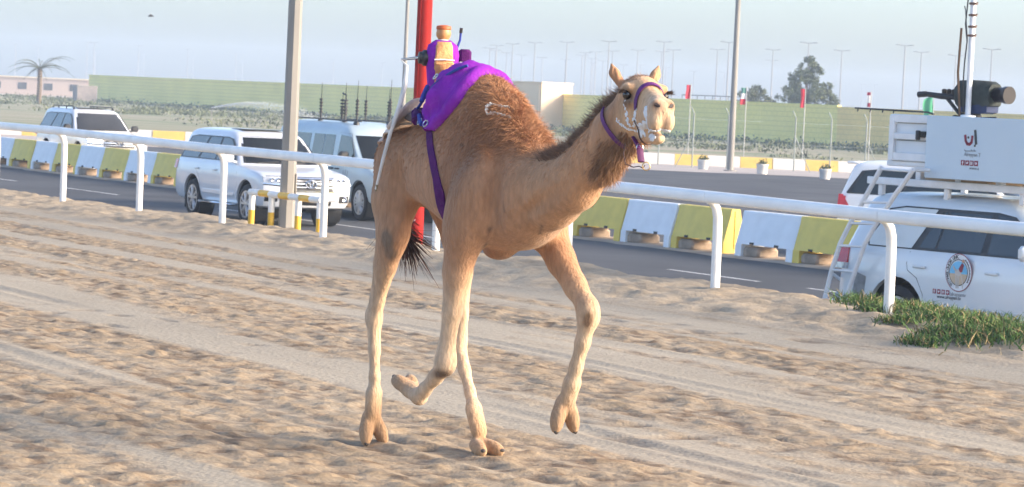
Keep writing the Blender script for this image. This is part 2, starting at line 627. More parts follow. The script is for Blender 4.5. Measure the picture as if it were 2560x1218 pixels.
seg('coping', aY + .02, aL + .05, cop, wth, th=.4, h=.10, z0=hw)
wth2 = thing('boundary_wall', 'warm yellow stretch of blockwork wall that continues the green one', 'wall', trk((aL + aY) / 2, WP, -.72), ROAD_ROT)
for i in range(4):
    seg('wall_panel', aY - 14 * (i + 1) + .02, aY - 14 * i, wy, wth2, h=hw - .02)

# ---- square hut in front of the wall
hutp = on_z(1347, 326, -.66)
hutW = 4.0
hut = thing('guard_hut', 'plain cream box-shaped hut with a flat roof before the green wall', 'hut', (hutp.x + .2, hutp.y + 3.0, -.70), math.radians(-47))
hm = mat('cream_render', (.80, .60, .40), .9, var=.06, scale=.8, bump=.1, bscale=20)
b = MB(); b.box((0, 0, 2.18), (3.9, 3.9, 4.36)); b.build('wall', hm, hut, smooth=False)
b = MB(); b.rbox((0, 0, 4.42), (4.06, 4.06, .14), .02); b.build('roof_slab', hm, hut, smooth=False)
b = MB(); b.box((-.9, -1.965, 1.05), (.95, .05, 2.1)); b.build('door', mat('hut_door', (.30, .27, .24), .7), hut, smooth=False)
b = MB(); b.tube([(1.7, -2.02, .1), (1.7, -2.02, 4.2)], .05); b.build('drain_pipe', hm, hut)

# ---- sandy buildings beyond the wall's end
fb = at_y(150, 215, 520)
bld = thing('low_building', 'low sandy pink building far away past the end of the wall', 'building', (fb.x - 4, 520, -.72))
bm1 = mat('pink_render', (.50, .40, .34), .9)
b = MB(); b.box((0, 4, 1.35), (26, 8, 2.7)); b.build('wall', bm1, bld, smooth=False)
b = MB(); b.box((0, 4, 2.82), (26.6, 8.6, .24)); b.build('roof', mat('cream_parapet', (.62, .54, .42), .9), bld, smooth=False)
for i in range(6):
    b = MB(); b.box((-10.5 + i * 4.2, -.03, 1.4), (1.4, .06, 1.1)); b.build('window', glass('far_window', (.06, .06, .06)), bld, smooth=False)
gp = on_z(203, 257, -.66)
gb = thing('stone_block', 'grey concrete block end beside the green wall', 'block', (gp.x - .4, gp.y + 6, -.72), ROAD_ROT)
b = MB(); b.rbox((0, 0, 1.0), (1.6, 2.6, 2.0), .04); b.build('block', mat('grey_concrete', (.24, .21, .20), .9, var=.2, scale=2), gb)
b = MB(); b.rbox((0, 0, 2.05), (1.75, 2.75, .1), .02); b.build('capping', mat('grey_concrete2', (.30, .27, .25), .9), gb)

# ---- haze: the air itself, one closed box round everything
hz = MB()
hz.box((30, 610, 8.6), (1200, 1480, 20.8))
hzo = hz.build('haze', None, smooth=False)
hm_ = bpy.data.materials.new('haze_air'); hm_.use_nodes = True
t = hm_.node_tree
for nd in list(t.nodes):
    if nd.type != 'OUTPUT_MATERIAL': t.nodes.remove(nd)
pvn = t.nodes.new('ShaderNodeVolumePrincipled')
pvn.inputs['Color'].default_value = (.60, .75, .96, 1)
pvn.inputs['Density'].default_value = .00055
pvn.inputs['Anisotropy'].default_value = 0.0
t.links.new(pvn.outputs[0], [nd for nd in t.nodes if nd.type == 'OUTPUT_MATERIAL'][0].inputs['Volume'])
hzo.data.materials.append(hm_)
tag(hzo, 'pale dusty air thickening towards the horizon', 'haze', kind='stuff')

# ================================================================== CAMEL
CA = math.radians(32)
CF = np.array([math.sin(CA), -math.cos(CA), 0.0])        # camel's forward
CR = np.array([-math.cos(CA), -math.sin(CA), 0.0])       # camel's right
CO = np.array([-0.2359, 18.6852, 0.0])
# local (s, r, z): forward, to the camel's right, up.  Objects get x = s, y = -r
CAMEL_ROT = math.atan2(CF[1], CF[0])

class Field:
    """signed distance field on a grid, grown by smooth unions"""
    def __init__(self, lo, hi, h):
        self.lo, self.h = np.array(lo, float), h
        self.n = (np.ceil((np.array(hi) - lo) / h).astype(int) + 1)
        self.D = np.full(self.n, 1.0, np.float32)
        self.ax = [lo[i] + h * np.arange(self.n[i]) for i in range(3)]

    def box(self, lo, hi):
        i0 = np.clip(np.floor((np.array(lo) - self.lo) / self.h).astype(int), 0, self.n - 1)
        i1 = np.clip(np.ceil((np.array(hi) - self.lo) / self.h).astype(int) + 1, 1, self.n)
        sl = tuple(slice(a, b) for a, b in zip(i0, i1))
        X = self.ax[0][sl[0]][:, None, None]; Y = self.ax[1][sl[1]][None, :, None]; Z = self.ax[2][sl[2]][None, None, :]
        return sl, X, Y, Z

    def union(self, sl, d, k):
        a = self.D[sl]
        h = np.clip(.5 + .5 * (a - d) / k, 0, 1)
        self.D[sl] = a * (1 - h) + d * h - k * h * (1 - h)

    def carve(self, sl, d, k):
        a = self.D[sl]
        h = np.clip(.5 - .5 * (a + d) / k, 0, 1)
        self.D[sl] = a * (1 - h) + (-d) * h + k * h * (1 - h)

    def cone(self, a, b, ra, rb, k=.05, sq=1.0):
        """tapered capsule; sq squashes it sideways"""
        a, b = np.array(a, float), np.array(b, float)
        m = max(ra, rb) + k + .03
        sl, X, Y, Z = self.box(np.minimum(a, b) - m, np.maximum(a, b) + m)
        ab = b - a; L2 = ab @ ab + 1e-9
        t = np.clip(((X - a[0]) * ab[0] + (Y - a[1]) * ab[1] + (Z - a[2]) * ab[2]) / L2, 0, 1)
        d = np.sqrt((X - a[0] - t * ab[0]) ** 2 + ((Y - a[1] - t * ab[1]) / sq) ** 2 + (Z - a[2] - t * ab[2]) ** 2) - (ra + (rb - ra) * t)
        self.union(sl, d.astype(np.float32), k)

    def chain(self, pts, rad, k=.05, sq=1.0):
        for i in range(len(pts) - 1):
            self.cone(pts[i], pts[i + 1], rad[i], rad[i + 1], k if i == 0 else min(k, .03), sq)

    def ell(self, c, R, k=.05, M=None, carve=False):
        """ellipsoid; rows of M are its axes"""
        c, R = np.array(c, float), np.array(R, float)
        m = R.max() + k + .03
        sl, X, Y, Z = self.box(c - m, c + m)
        x, y, z = X - c[0], Y - c[1], Z - c[2]
        if M is None:
            q = (x / R[0], y / R[1], z / R[2])
        else:
            q = tuple((x * M[i][0] + y * M[i][1] + z * M[i][2]) / R[i] for i in range(3))
        k0 = np.sqrt(q[0] ** 2 + q[1] ** 2 + q[2] ** 2)
        k1 = np.sqrt((q[0] / R[0]) ** 2 + (q[1] / R[1]) ** 2 + (q[2] / R[2]) ** 2) + 1e-6
        d = (k0 * (k0 - 1) / k1).astype(np.float32)
        (self.carve if carve else self.union)(sl, d, k)

    def at(self, P):
        q = (np.asarray(P, float) - self.lo) / self.h
        q = np.clip(q, 0, self.n - 1.001)
        i = q.astype(int); f = q - i
        r = 0
        for dx in (0, 1):
            for dy in (0, 1):
                for dz in (0, 1):
                    wt = (f[..., 0] if dx else 1 - f[..., 0]) * (f[..., 1] if dy else 1 - f[..., 1]) * (f[..., 2] if dz else 1 - f[..., 2])
                    r = r + wt * self.D[i[..., 0] + dx, i[..., 1] + dy, i[..., 2] + dz]
        return r

    def grad(self, P):
        e = self.h
        P = np.asarray(P, float)
        g = np.stack([self.at(P + np.eye(3)[i] * e) - self.at(P - np.eye(3)[i] * e) for i in range(3)], -1)
        return g / (np.linalg.norm(g, axis=-1, keepdims=True) + 1e-9)

    def nets(self):
        """naive surface nets"""
        D = self.D
        S = D < 0
        n = np.array(D.shape) - 1
        corners = [(i, j, k) for i in (0, 1) for j in (0, 1) for k in (0, 1)]
        sub = lambda A, c: A[c[0]:c[0] + n[0], c[1]:c[1] + n[1], c[2]:c[2] + n[2]]
        cnt = sum(sub(S, c).astype(np.int8) for c in corners)
        act = (cnt > 0) & (cnt < 8)
        I = np.argwhere(act)
        vid = np.full(n, -1, np.int64); vid[act] = np.arange(len(I))
        pos = np.zeros((len(I), 3)); num = np.zeros(len(I))
        for a in corners:
            for ax in range(3):
                if a[ax] == 1: continue
                b = list(a); b[ax] = 1
                da = D[I[:, 0] + a[0], I[:, 1] + a[1], I[:, 2] + a[2]]
                db = D[I[:, 0] + b[0], I[:, 1] + b[1], I[:, 2] + b[2]]
                m = (da < 0) != (db < 0)
                t = da[m] / (da[m] - db[m])
                p = np.tile(np.array(a, float), (m.sum(), 1)); p[:, ax] = t
                pos[m] += p; num[m] += 1
        V = self.lo + (I + pos / num[:, None]) * self.h
        Fs = []
        for ax in range(3):
            u, v = [(1, 2), (2, 0), (0, 1)][ax]
            s0 = [slice(1, n[i]) for i in range(3)]; s0[ax] = slice(0, n[ax])
            s1 = list(s0); s1[ax] = slice(1, n[ax] + 1)
            A, B = S[tuple(s0)], S[tuple(s1)]
            E = np.argwhere(A != B) + np.array([1 if i != ax else 0 for i in range(3)])
            if len(E) == 0: continue
            du, dv = np.eye(3, dtype=int)[u], np.eye(3, dtype=int)[v]
            q = [vid[tuple((E - x).T)] for x in (0 * du, du, du + dv, dv)]
            Q = np.stack(q, 1)
            fl = S[tuple(E.T)]
            Q[~fl] = Q[~fl][:, ::-1]
            Fs.append(Q)
        Fq = np.concatenate(Fs)
        return V, Fq[(Fq >= 0).all(1)]

FD = Field((-1.25, -.56, -.02), (2.15, .56, 2.44), .0125)

# --- trunk: one barrel whose height and width run along the spine
def trunk(F):
    s_ = [-.93, -.88, -.78, -.6, -.4, -.2, 0, .2, .4, .55, .68, .78, .84]
    top = [1.62, 1.73, 1.83, 1.905, 1.955, 1.97, 1.96, 1.94, 1.90, 1.86, 1.80, 1.74, 1.66]
    bot = [1.54, 1.47, 1.42, 1.43, 1.455, 1.40, 1.325, 1.26, 1.225, 1.24, 1.30, 1.40, 1.52]
    wid = [.05, .12, .20, .265, .285, .31, .325, .32, .295, .27, .23, .17, .09]
    sl, X, Y, Z = F.box((-1.1, -.5, 1.05), (.98, .5, 2.1))
    tp, bt, wd = (np.interp(X, s_, q) for q in (top, bot, wid))
    c = (tp + bt) / 2; h = (tp - bt) / 2
    yy = (Z - c) / h
    wloc = wd * (1 - .10 * np.clip(yy, -1.5, 1.5))
    q = np.sqrt((np.abs(Y) / wloc) ** 2.2 + np.abs(yy) ** 2.2 + 1e-9)
    d = (q - 1) * np.minimum(h, wd) * .9
    d = np.maximum(d, np.maximum(-.94 - X, X - .86))
    F.union(sl, d.astype(np.float32), .02)
trunk(FD)
tilt = math.radians(7)
FD.ell((.055, 0, 1.83), (.50, .245, .395), .12, M=[(math.cos(tilt), 0, -math.sin(tilt)), (0, 1, 0), (math.sin(tilt), 0, math.cos(tilt))])
FD.ell((-.02, 0, 2.03), (.22, .12, .17), .12)
FD.ell((.46, 0, 1.82), (.2, .15, .12), .10)
# rump, hip bones, belly tuck
FD.ell((-.66, 0, 1.70), (.25, .24, .18), .08)
for q in (1, -1):
    FD.ell((-.60, q * .17, 1.74), (.10, .07, .08), .06)
    FD.ell((.47, q * .225, 1.56), (.13, .085, .26), .07)       # shoulder blade
FD.ell((.30, 0, 1.225), (.12, .075, .055), .05)                 # chest pad
FD.ell((.66, 0, 1.50), (.16, .17, .20), .08)
# --- neck
neck = [(.60, 0, 1.60), (.84, -.005, 1.585), (1.06, -.01, 1.66), (1.25, -.015, 1.80), (1.41, -.02, 1.955), (1.54, -.03, 2.075)]
FD.chain(neck, [.245, .205, .168, .142, .125, .10], .10, sq=.86)
FD.cone((1.30, -.015, 1.78), (1.55, -.03, 1.965), .11, .085, .06, sq=.8)
# --- legs
def leg(pts, rad, k=.06, sq=.9):
    FD.chain(pts, rad, k, sq)
# right fore, folded
leg([(.44, .235, 1.56), (.36, .268, 1.33), (.285, .262, 1.10), (.225, .248, .86), (.175, .242, .66), (.16, .24, .565)], [.16, .135, .092, .062, .052, .060], .07, sq=.85)
FD.ell((.34, .275, 1.43), (.14, .085, .17), .07)
FD.ell((.168, .24, .575), (.066, .064, .085), .03)
leg([(.15, .24, .54), (.06, .24, .47), (-.06, .238, .385), (-.125, .236, .335)], [.056, .044, .040, .046], .03)
# left fore, reaching
leg([(.44, -.215, 1.55), (.46, -.225, 1.36), (.60, -.24, 1.19), (.74, -.255, 1.05), (.85, -.262, .95), (.875, -.265, .90)], [.15, .12, .092, .072, .062, .064], .07, sq=.85)
FD.ell((.872, -.265, .905), (.072, .064, .092), .03)
leg([(.865, -.265, .86), (.83, -.262, .74), (.785, -.256, .60), (.755, -.252, .50)], [.056, .045, .040, .048], .03)
# right hind, about to leave the ground
leg([(-.62, .135, 1.68), (-.58, .195, 1.47), (-.535, .225, 1.29), (-.60, .232, 1.08), (-.69, .225, .86), (-.72, .22, .765)], [.19, .175, .125, .086, .055, .056], .07, sq=.72)
FD.ell((-.505, .232, 1.24), (.075, .055, .12), .05)
FD.ell((-.735, .22, .765), (.058, .05, .068), .03)
leg([(-.725, .22, .72), (-.705, .22, .56), (-.69, .22, .40), (-.688, .22, .30)], [.05, .037, .034, .042], .03)
# left hind, planted under the belly
leg([(-.62, -.135, 1.68), (-.56, -.195, 1.47), (-.50, -.215, 1.27), (-.47, -.22, 1.05), (-.435, -.21, .80), (-.425, -.205, .66)], [.19, .18, .135, .085, .056, .056], .07, sq=.72)
FD.ell((-.44, -.205, .645), (.055, .048, .07), .03)
leg([(-.42, -.20, .60), (-.33, -.19, .47), (-.24, -.18, .35), (-.175, -.172, .255)], [.05, .038, .034, .042], .03)

TOES = []
FEET = []
def foot(c, fwd, up, spread=.041, L=.102):
    """two toes with a cushioned sole"""
    c = np.array(c, float); f = np.array(fwd, float); f /= np.linalg.norm(f)
    FEET.append(c + f * .03)
    u_ = np.array(up, float); u_ -= f * (u_ @ f); u_ /= np.linalg.norm(u_)
    sd = np.cross(f, u_)
    for q in (1, -1):
        ff = f + sd * q * .22; ff /= np.linalg.norm(ff)
        s2 = np.cross(ff, u_)
        p = c + sd * q * spread + ff * .02
        FD.ell(p, (L, .040, .042), .016, M=[ff, s2, u_])
        FD.ell(p - u_ * .018 + ff * .01, (L * .9, .043, .026), .014, M=[ff, s2, u_])
        TOES.append((p + ff * (L * .86), ff, s2, u_))
    FD.ell(c - f * .05 - u_ * .01, (.06, .058, .042), .02, M=[f, sd, u_])

def pastern(a, b, ra=.046, rb=.045):
    FD.cone(a, b, ra, rb, .025, sq=1.15)
pastern((-.125, .236, .335), (-.215, .236, .37)); foot((-.262, .236, .392), (-.86, 0, .45), (.45, 0, .86), .030, .078)
pastern((.755, -.252, .50), (.715, -.252, .40)); foot((.70, -.252, .325), (.10, 0, -1), (1, 0, .10))
pastern((-.688, .22, .30), (-.69, .22, .17)); foot((-.685, .22, .10), (.42, 0, -.9), (.9, 0, .42))
pastern((-.175, -.172, .255), (-.085, -.160, .13)); foot((-.015, -.152, .052), (.97, .0, -.16), (.16, 0, .97))

# --- head, turned a little towards its right
HC = np.array([1.672, -.032, 2.135]); HY = math.radians(17); HS = 1.10; HP = math.radians(3)
_hf = np.array([math.cos(HY) * math.cos(HP), math.sin(HY) * math.cos(HP), math.sin(HP)])
_hr = np.array([-math.sin(HY), math.cos(HY), 0]); _hu = np.cross(_hf, _hr); _hu = _hu if _hu[2] > 0 else -_hu
HM = np.stack([_hf, _hr, _hu])
def hp(f, r, v): return HC + HS * (f * _hf + r * _hr + v * _hu)
def hell(c, R, k=.03, carve=False, pitch=0.0):
    cp, sp = math.cos(pitch), math.sin(pitch)
    M = np.stack([_hf * cp + _hu * sp, _hr, _hu * cp - _hf * sp])
    FD.ell(hp(*c), np.array(R) * HS, k, M=M, carve=carve)
hell((-.075, 0, .015), (.135, .098, .100), .05)
hell((.02, 0, .045), (.10, .062, .05), .04, pitch=-.3)
FD.cone(hp(.0, 0, .0), hp(.235, 0, -.05), .088 * HS, .058 * HS, .04, sq=.86)
hell((.272, 0, -.065), (.066, .062, .055), .03)
for q in (1, -1):
    hell((.005, q * .088, .047), (.062, .030, .026), .022, pitch=-.15)     # brow
    hell((-.045, q * .060, -.085), (.105, .040, .085), .04)                  # cheek
    hell((.15, q * .045, -.095), (.10, .030, .055), .04)
    hell((.300, q * .034, -.050), (.034, .028, .034), .016)                  # nostril wings
    hell((.283, q * .031, -.122), (.050, .037, .056), .014)                  # split upper lip
    hell((.02, q * .080, -.028), (.055, .03, .02), .02)                      # under the eye
FD.cone(hp(-.08, 0, -.14), hp(.20, 0, -.195), .070 * HS, .036 * HS, .04, sq=.85)
hell((.235, 0, -.205), (.052, .038, .028), .02)
for q in (1, -1):
    hell((.022, q * .112, .012), (.036, .026, .028), .012, carve=True)       # eye sockets
    hell((.330, q * .040, -.046), (.022, .013, .013), .008, carve=True, pitch=.6)
hell((.28, 0, -.178), (.075, .075, .0075), .006, carve=True, pitch=.03)  # mouth
for q in (1, -1):                                                               # ears
    a = hp(-.155, q * .078, .080); tip = hp(-.17, q * .122, .172)
    mid = hp(-.165, q * .108, .128)
    FD.cone(a, mid, .026, .030, .025); FD.cone(mid, tip, .029, .009, .015)
    hell((-.133, q * .122, .130), (.020, .015, .034), .010, carve=True)
for q in (1, -1):
    FD.ell((.635, q * .245, 1.60), (.035, .030, .20), .07, carve=True)      # hollow before the shoulder blade
    FD.ell((.215, q * .330, 1.46), (.030, .028, .17), .06, carve=True)      # hollow behind the elbow
    FD.ell((-.40, q * .290, 1.60), (.045, .030, .12), .07, carve=True)      # flank
    FD.ell((1.02, q * .150, 1.55), (.22, .022, .030), .05, M=[(.92, 0, .39), (0, 1, 0), (-.39, 0, .92)], carve=True)   # groove of the neck
V, Fq = FD.nets()
# light smoothing
def laplace(V, Fq, it=2, lam=.5):
    e = np.concatenate([Fq[:, [0, 1]], Fq[:, [1, 2]], Fq[:, [2, 3]], Fq[:, [3, 0]]])
    deg = np.bincount(e.ravel(), minlength=len(V)).astype(float)[:, None]
    for _ in range(it):
        acc = np.zeros_like(V)
        for i in range(3):
            acc[:, i] = np.bincount(e[:, 0], V[e[:, 1], i], len(V)) + np.bincount(e[:, 1], V[e[:, 0], i], len(V))
        V = V + lam * (acc / np.maximum(deg, 1) - V)
    return V
V = laplace(V, Fq, 2, .45)

def sst(x, a, b):
    t = np.clip((x - a) / (b - a), 0, 1); return t * t * (3 - 2 * t)
def blob(P, c, R):
    return np.exp(-(((P - np.array(c)) / np.array(R)) ** 2).sum(1))

def coat(P):
    """the animal's coat colour, point by point"""
    s, r, z = P[:, 0], P[:, 1], P[:, 2]
    mix = lambda c, d, t: c * (1 - t[:, None]) + np.array(d) * t[:, None]
    n1 = hash_noise3(P * np.array([3.2, 3.2, 1.2]), 5, 1); n2 = hash_noise3(P * np.array([4, 4, 1.1]), 14, 2); n3 = hash_noise3(P, 3.0, 5)
    c = np.tile(np.array([.335, .200, .128]), (len(P), 1))
    c = mix(c, (.255, .135, .082), np.clip((blob(P, (.28, .18, 1.80), (.35, .5, .22)) * 1.0 + blob(P, (.33, .25, 1.50), (.13, .3, .22)) * .65) * (.55 + .9 * n1), 0, 1))
    c = mix(c, (.315, .180, .110), np.clip(sst(z, 1.85, 2.2) * sst(-s, -1.0, -.4) * (.25 + .5 * n2), 0, .6))
    c = mix(c, (.44, .275, .172), sst(s, .62, .95) * (1 - sst(s, 1.25, 1.5)) * .6)
    c = mix(c, (.43, .285, .185), sst(-s, .45, .7) * sst(-z, -1.6, -1.35) * .8)
    c = mix(c, (.49, .39, .30), sst(-z, -1.22, -.80))
    c = mix(c, (.40, .27, .17), sst(-z, -.34, -.16) * .8)
    for fc in FEET:
        c = mix(c, (.25, .165, .105), np.clip(1.1 * np.exp(-(np.linalg.norm(P - fc, axis=1) / .12) ** 2) * (.6 + .6 * n2), 0, .85))
    c = mix(c, (.30, .20, .13), np.clip(sst(s, 1.30, 1.5) * (1 - sst(z, 1.78, 1.95)) * .8 * (.5 + n1), 0, 1))
    hd = (P - HC) @ HM.T / HS
    head = sst(s, 1.5, 1.62)
    c = mix(c, (.545, .365, .225), head * .8)
    c = mix(c, (.40, .265, .175), head * sst(hd[:, 2], .03, .10) * .5)
    c = mix(c, (.50, .385, .30), head * sst(hd[:, 0], .13, .26) * .85)
    c = mix(c, (.13, .08, .055), head * np.clip(1.5 * np.exp(-(((np.abs(hd[:, 1]) - .10) / .035) ** 2 + ((hd[:, 0] - .03) / .055) ** 2 + ((hd[:, 2] + .005) / .045) ** 2)), 0, .92))
    c = mix(c, (.10, .06, .05), head * np.exp(-(((np.abs(hd[:, 1]) - .040) / .020) ** 2 + ((hd[:, 0] - .33) / .035) ** 2 + ((hd[:, 2] + .046) / .020) ** 2)))
    c = mix(c, (.16, .09, .07), head * sst(hd[:, 0], .2, .26) * np.exp(-((hd[:, 2] + .178) / .012) ** 2))
    c = mix(c, (.62, .36, .26), head * np.exp(-(((np.abs(hd[:, 1]) - .125) / .018) ** 2 + ((hd[:, 2] - .14) / .06) ** 2)) * .7)
    # horny pads on stifle, knees and chest
    c = mix(c, (.17, .135, .11), np.clip(2.4 * blob(P, (-.475, .300, 1.235), (.055, .06, .075)) - .7, 0, 1))
    c = mix(c, (.17, .135, .11), np.clip(2.4 * blob(P, (-.474, .274, 1.155), (.05, .05, .05)) - .8, 0, .8))
    c = mix(c, (.13, .09, .065), np.clip(1.5 * blob(P, (.18, .27, .495), (.10, .09, .035)) - .25, 0, 1))
    c = mix(c, (.22, .145, .095), np.clip(2.2 * blob(P, (.935, -.225, .87), (.05, .028, .055)) - .5, 0, 1))
    c = mix(c, (.22, .13, .09), blob(P, (.3, 0, 1.17), (.16, .12, .05)) * .9)
    # scars of old brands
    for ca, cb, cw in (((.584, .237, 1.363), (.46, .195, 1.247), .012), ((.686, .232, 1.52), (.70, .221, 1.464), .010), ((.879, .079, 1.398), (.791, .034, 1.349), .010), ((.255, .257, 1.83), (.275, .250, 1.82), .010)):
        ca, cb = np.array(ca), np.array(cb); ab = cb - ca
        t = np.clip((P - ca) @ ab / (ab @ ab), 0, 1)
        dd = np.linalg.norm(P - ca - t[:, None] * ab, axis=1)
        c = mix(c, (.09, .06, .045), np.exp(-(dd / cw) ** 2) * .85)
    c = c * (.84 + .32 * n2)[:, None] * (.86 + .28 * n3)[:, None]
    return np.clip(c * np.array([1.10, .99, .84]), .01, .9)

def camel_xyz(P):
    """camel-local (s, r, z) to object coordinates"""
    P = np.asarray(P, float)
    return np.stack([P[..., 0], -P[..., 1], P[..., 2]], -1)

camel = thing('camel', 'tan one-humped racing camel trotting on the sand with foam round its mouth', 'camel', tuple(CO), CAMEL_ROT)
FUR = attr_mat('camel_coat', .85, bump=.5, bscale=70, fine=.14, fscale=45, sheen=.25, spec=.15, stretch=(1, 1, .35))
me = fast_mesh('body', camel_xyz(V), Fq[:, ::-1]); set_tint(me, coat(V))
body = link('body', me, FUR, camel)

# --- surface lookup: from the body's axis outwards
def surf(s, phi, off=0.0, zc=1.68):
    """point on the flank at station s, angle phi from straight up (positive to the camel's right)"""
    s, phi, off = np.broadcast_arrays(np.asarray(s, float), np.asarray(phi, float), np.asarray(off, float))
    dr, dz = np.sin(phi), np.cos(phi)
    lo_, hi_ = np.full(s.shape, .05), np.full(s.shape, .80)
    for _ in range(22):
        m = (lo_ + hi_) / 2
        ins = FD.at(np.stack([s, m * dr, zc + m * dz], -1)) < 0
        lo_ = np.where(ins, m, lo_); hi_ = np.where(ins, hi_, m)
    m = (lo_ + hi_) / 2
    P = np.stack([s, m * dr, zc + m * dz], -1)
    return P + FD.grad(P) * off[..., None]

def strands(name, roots, dirs, length, width, cols, m, parent, curl=.25, seed=1, droop=.0, seg=2):
    """tufts of hair as tapering ribbons"""
    rg = np.random.default_rng(seed)
    n = len(roots)
    L = np.broadcast_to(length, n)[:, None] * rg.uniform(.55, 1.25, n)[:, None]
    W = np.broadcast_to(width, n)[:, None]
    d = dirs / (np.linalg.norm(dirs, axis=1, keepdims=True) + 1e-9)
    side = np.cross(d, rg.normal(size=(n, 3))); side /= np.linalg.norm(side, axis=1, keepdims=True) + 1e-9
    bend = rg.normal(size=(n, 3)) * curl; bend[:, 2] -= droop
    rows = []
    for i in range(seg + 1):
        t = i / seg
        c = roots + d * L * t + bend * L * t * t
        wd = W * (1 - t * .85)
        rows.append(np.stack([c - side * wd / 2, c + side * wd / 2], 1))
    Vv = np.concatenate(rows, 1).reshape(-1, 3)
    b = np.arange(n) * (2 * (seg + 1))
    Fs = np.concatenate([np.stack([b + 2 * i, b + 2 * i + 1, b + 2 * i + 3, b + 2 * i + 2], 1) for i in range(seg)])
    me = fast_mesh(name, camel_xyz(Vv), Fs, True)
    set_tint(me, np.repeat(np.clip(cols * rg.uniform(.7, 1.3, (n, 1)), .005, .9), 2 * (seg + 1), 0))
    return link(name, me, m, parent)

HAIR = attr_mat('camel_hair', .7, fine=.05, spec=.25)
N_ = FD.grad(V)
rg = np.random.default_rng(11)
def pick(mask_w, n):
    p = mask_w / mask_w.sum()
    i = rg.choice(len(V), n, p=p)
    return V[i] + rg.normal(size=(n, 3)) * .004 - N_[i] * .004, N_[i]
s_, r_, z_ = V[:, 0], V[:, 1], V[:, 2]
flow = lambda N, t: t - N * (N * t).sum(1, keepdims=True)
# short coat
wgt = sst(z_, 1.38, 1.6) * (s_ < 1.35) * (.25 + 1.5 * sst(z_, 1.5, 1.9))
P, Nn = pick(wgt, 60000)
d = flow(Nn, np.tile(np.array([-.55, 0, -.85]), (len(P), 1)) + rg.normal(size=P.shape) * .25) + Nn * .07
strands('short_coat', P, d, .016 + .018 * sst(P[:, 2], 1.6, 2.0), .0034, coat(P) * 1.12, HAIR, body, .15, 2)
# woolly hump
ridge = sst(z_, 1.70, 2.08) ** 1.5 * (s_ > -.45) * (s_ < .85)
front = np.exp(-((s_ - .55) / .22) ** 2) * sst(z_, 1.7, 1.86) * (s_ < .85)
P, Nn = pick(ridge + front * 1.8 + 1e-9, 34000)
cl = hash_noise3(P, 22, 9)[:, None]
d = flow(Nn, np.tile(np.array([-.25, 0, -1.0]), (len(P), 1)) + (hash_noise3(P, 13, 21)[:, None] - .5) * np.array([2.2, 1.5, 0]) + rg.normal(size=P.shape) * .18) + Nn * (.05 + .32 * cl)
strands('hump_wool', P, d, .018 + (.012 + .030 * sst(P[:, 0], .2, .55)) * sst(P[:, 2], 1.72, 1.98), .0034, coat(P) * np.array([1.16, 1.12, 1.06]), HAIR, body, .35, 3)
# mane on the back of the neck
topn = (N_[:, 2] * .8 - N_[:, 0] * .45)
wgt = sst(topn, .55, .85) * (s_ > .82) * (s_ < 1.52) * (z_ > 1.70) * (z_ < 2.17)
P, Nn = pick(wgt + 1e-12, 9000)
d = Nn * .55 + np.array([-.8, 0, .15]) + rg.normal(size=P.shape) * .12 + (hash_noise3(P, 16, 22)[:, None] - .5) * np.array([0, .8, .8])
strands('mane', P, d, .058, .0042, np.tile([.215, .125, .078], (len(P), 1)), HAIR, body, .3, 4)
# beard on the throat
wgt = sst(-N_[:, 2], .1, .7) * sst(s_, 1.30, 1.42) * (s_ < 1.62) * (z_ < 1.95) * sst(z_, 1.62, 1.70)
P, Nn = pick(wgt + 1e-12, 8000)
d = Nn * .3 + np.array([-.45, 0, -.7]) + rg.normal(size=P.shape) * .12 + (hash_noise3(P, 16, 23)[:, None] - .5) * np.array([.8, .8, 0])
strands('beard', P, d, .048, .0042, np.tile([.30, .17, .095], (len(P), 1)), HAIR, body, .3, 5)
# top-knot between the ears and fringe
hd = (V - HC) @ HM.T / HS
wgt = sst(hd[:, 2], .05, .09) * (hd[:, 2] < .125) * (hd[:, 0] < .02) * (s_ > 1.42) * (np.abs(hd[:, 1]) < .07)
P, Nn = pick(wgt + 1e-12, 2500)
d = Nn * .12 + np.array([-.6, 0, .0]) + rg.normal(size=P.shape) * .15
strands('top_knot', P, d, .014, .003, np.tile([.36, .22, .135], (len(P), 1)), HAIR, body, .3, 6)

# --- eyes, lashes, nails
eye_m = mat('camel_eye', (.012, .008, .006), .06, var=.2, spec=.9)
for q in (1, -1):
    c = hp(.022, q * .094, .013)
    e = MB(); cx = camel_xyz(c)
    e.lathe([(.001, -.0275), (.015, -.023), (.0235, -.013), (.027, 0), (.0235, .013), (.015, .023), (.001, .0275)], 16, c=tuple(cx))
    e.build('eye', eye_m, camel)
    rgx = np.random.default_rng(30 + q)
    n = 160
    t = rgx.uniform(-1, 1, n)
    root = np.stack([hp(.022 + .034 * x, q * .112, .038 - .012 * x * x) for x in t])
    strands('eyelash', root, np.tile(_hr * q * 1.0 + _hf * .35 - _hu * .25, (n, 1)) + rgx.normal(size=(n, 3)) * .25, .03, .003, np.tile([.05, .03, .02], (n, 1)), HAIR, camel, .2, 40 + q)
nos_m = mat('nostril_dark', (.03, .018, .015), .6)
for q in (1, -1):
    b = MB(); ring = []
    for x in np.linspace(0, 2 * math.pi, 13)[:-1]:
        p = hp(.335, q * .041, -.046) + HS * (_hr * q * .019 * math.cos(x) + (_hu * .9 - _hf * .3) * .0095 * math.sin(x) + _hu * .007 * math.cos(x))
        for _ in range(6): p = p - FD.grad(p) * np.clip(FD.at(p) - .002, -.02, .02)
        ring.append(Vector(camel_xyz(p)))
    c_ = sum(ring, Vector()) / 12
    b.loft([ring, [c_ + (v - c_) * .5 for v in ring], [c_ + (v - c_) * .05 for v in ring]], cap=False); b.build('nostril', nos_m, camel)
nail_m = mat('toenail', (.075, .06, .05), .5, var=.3, scale=30)
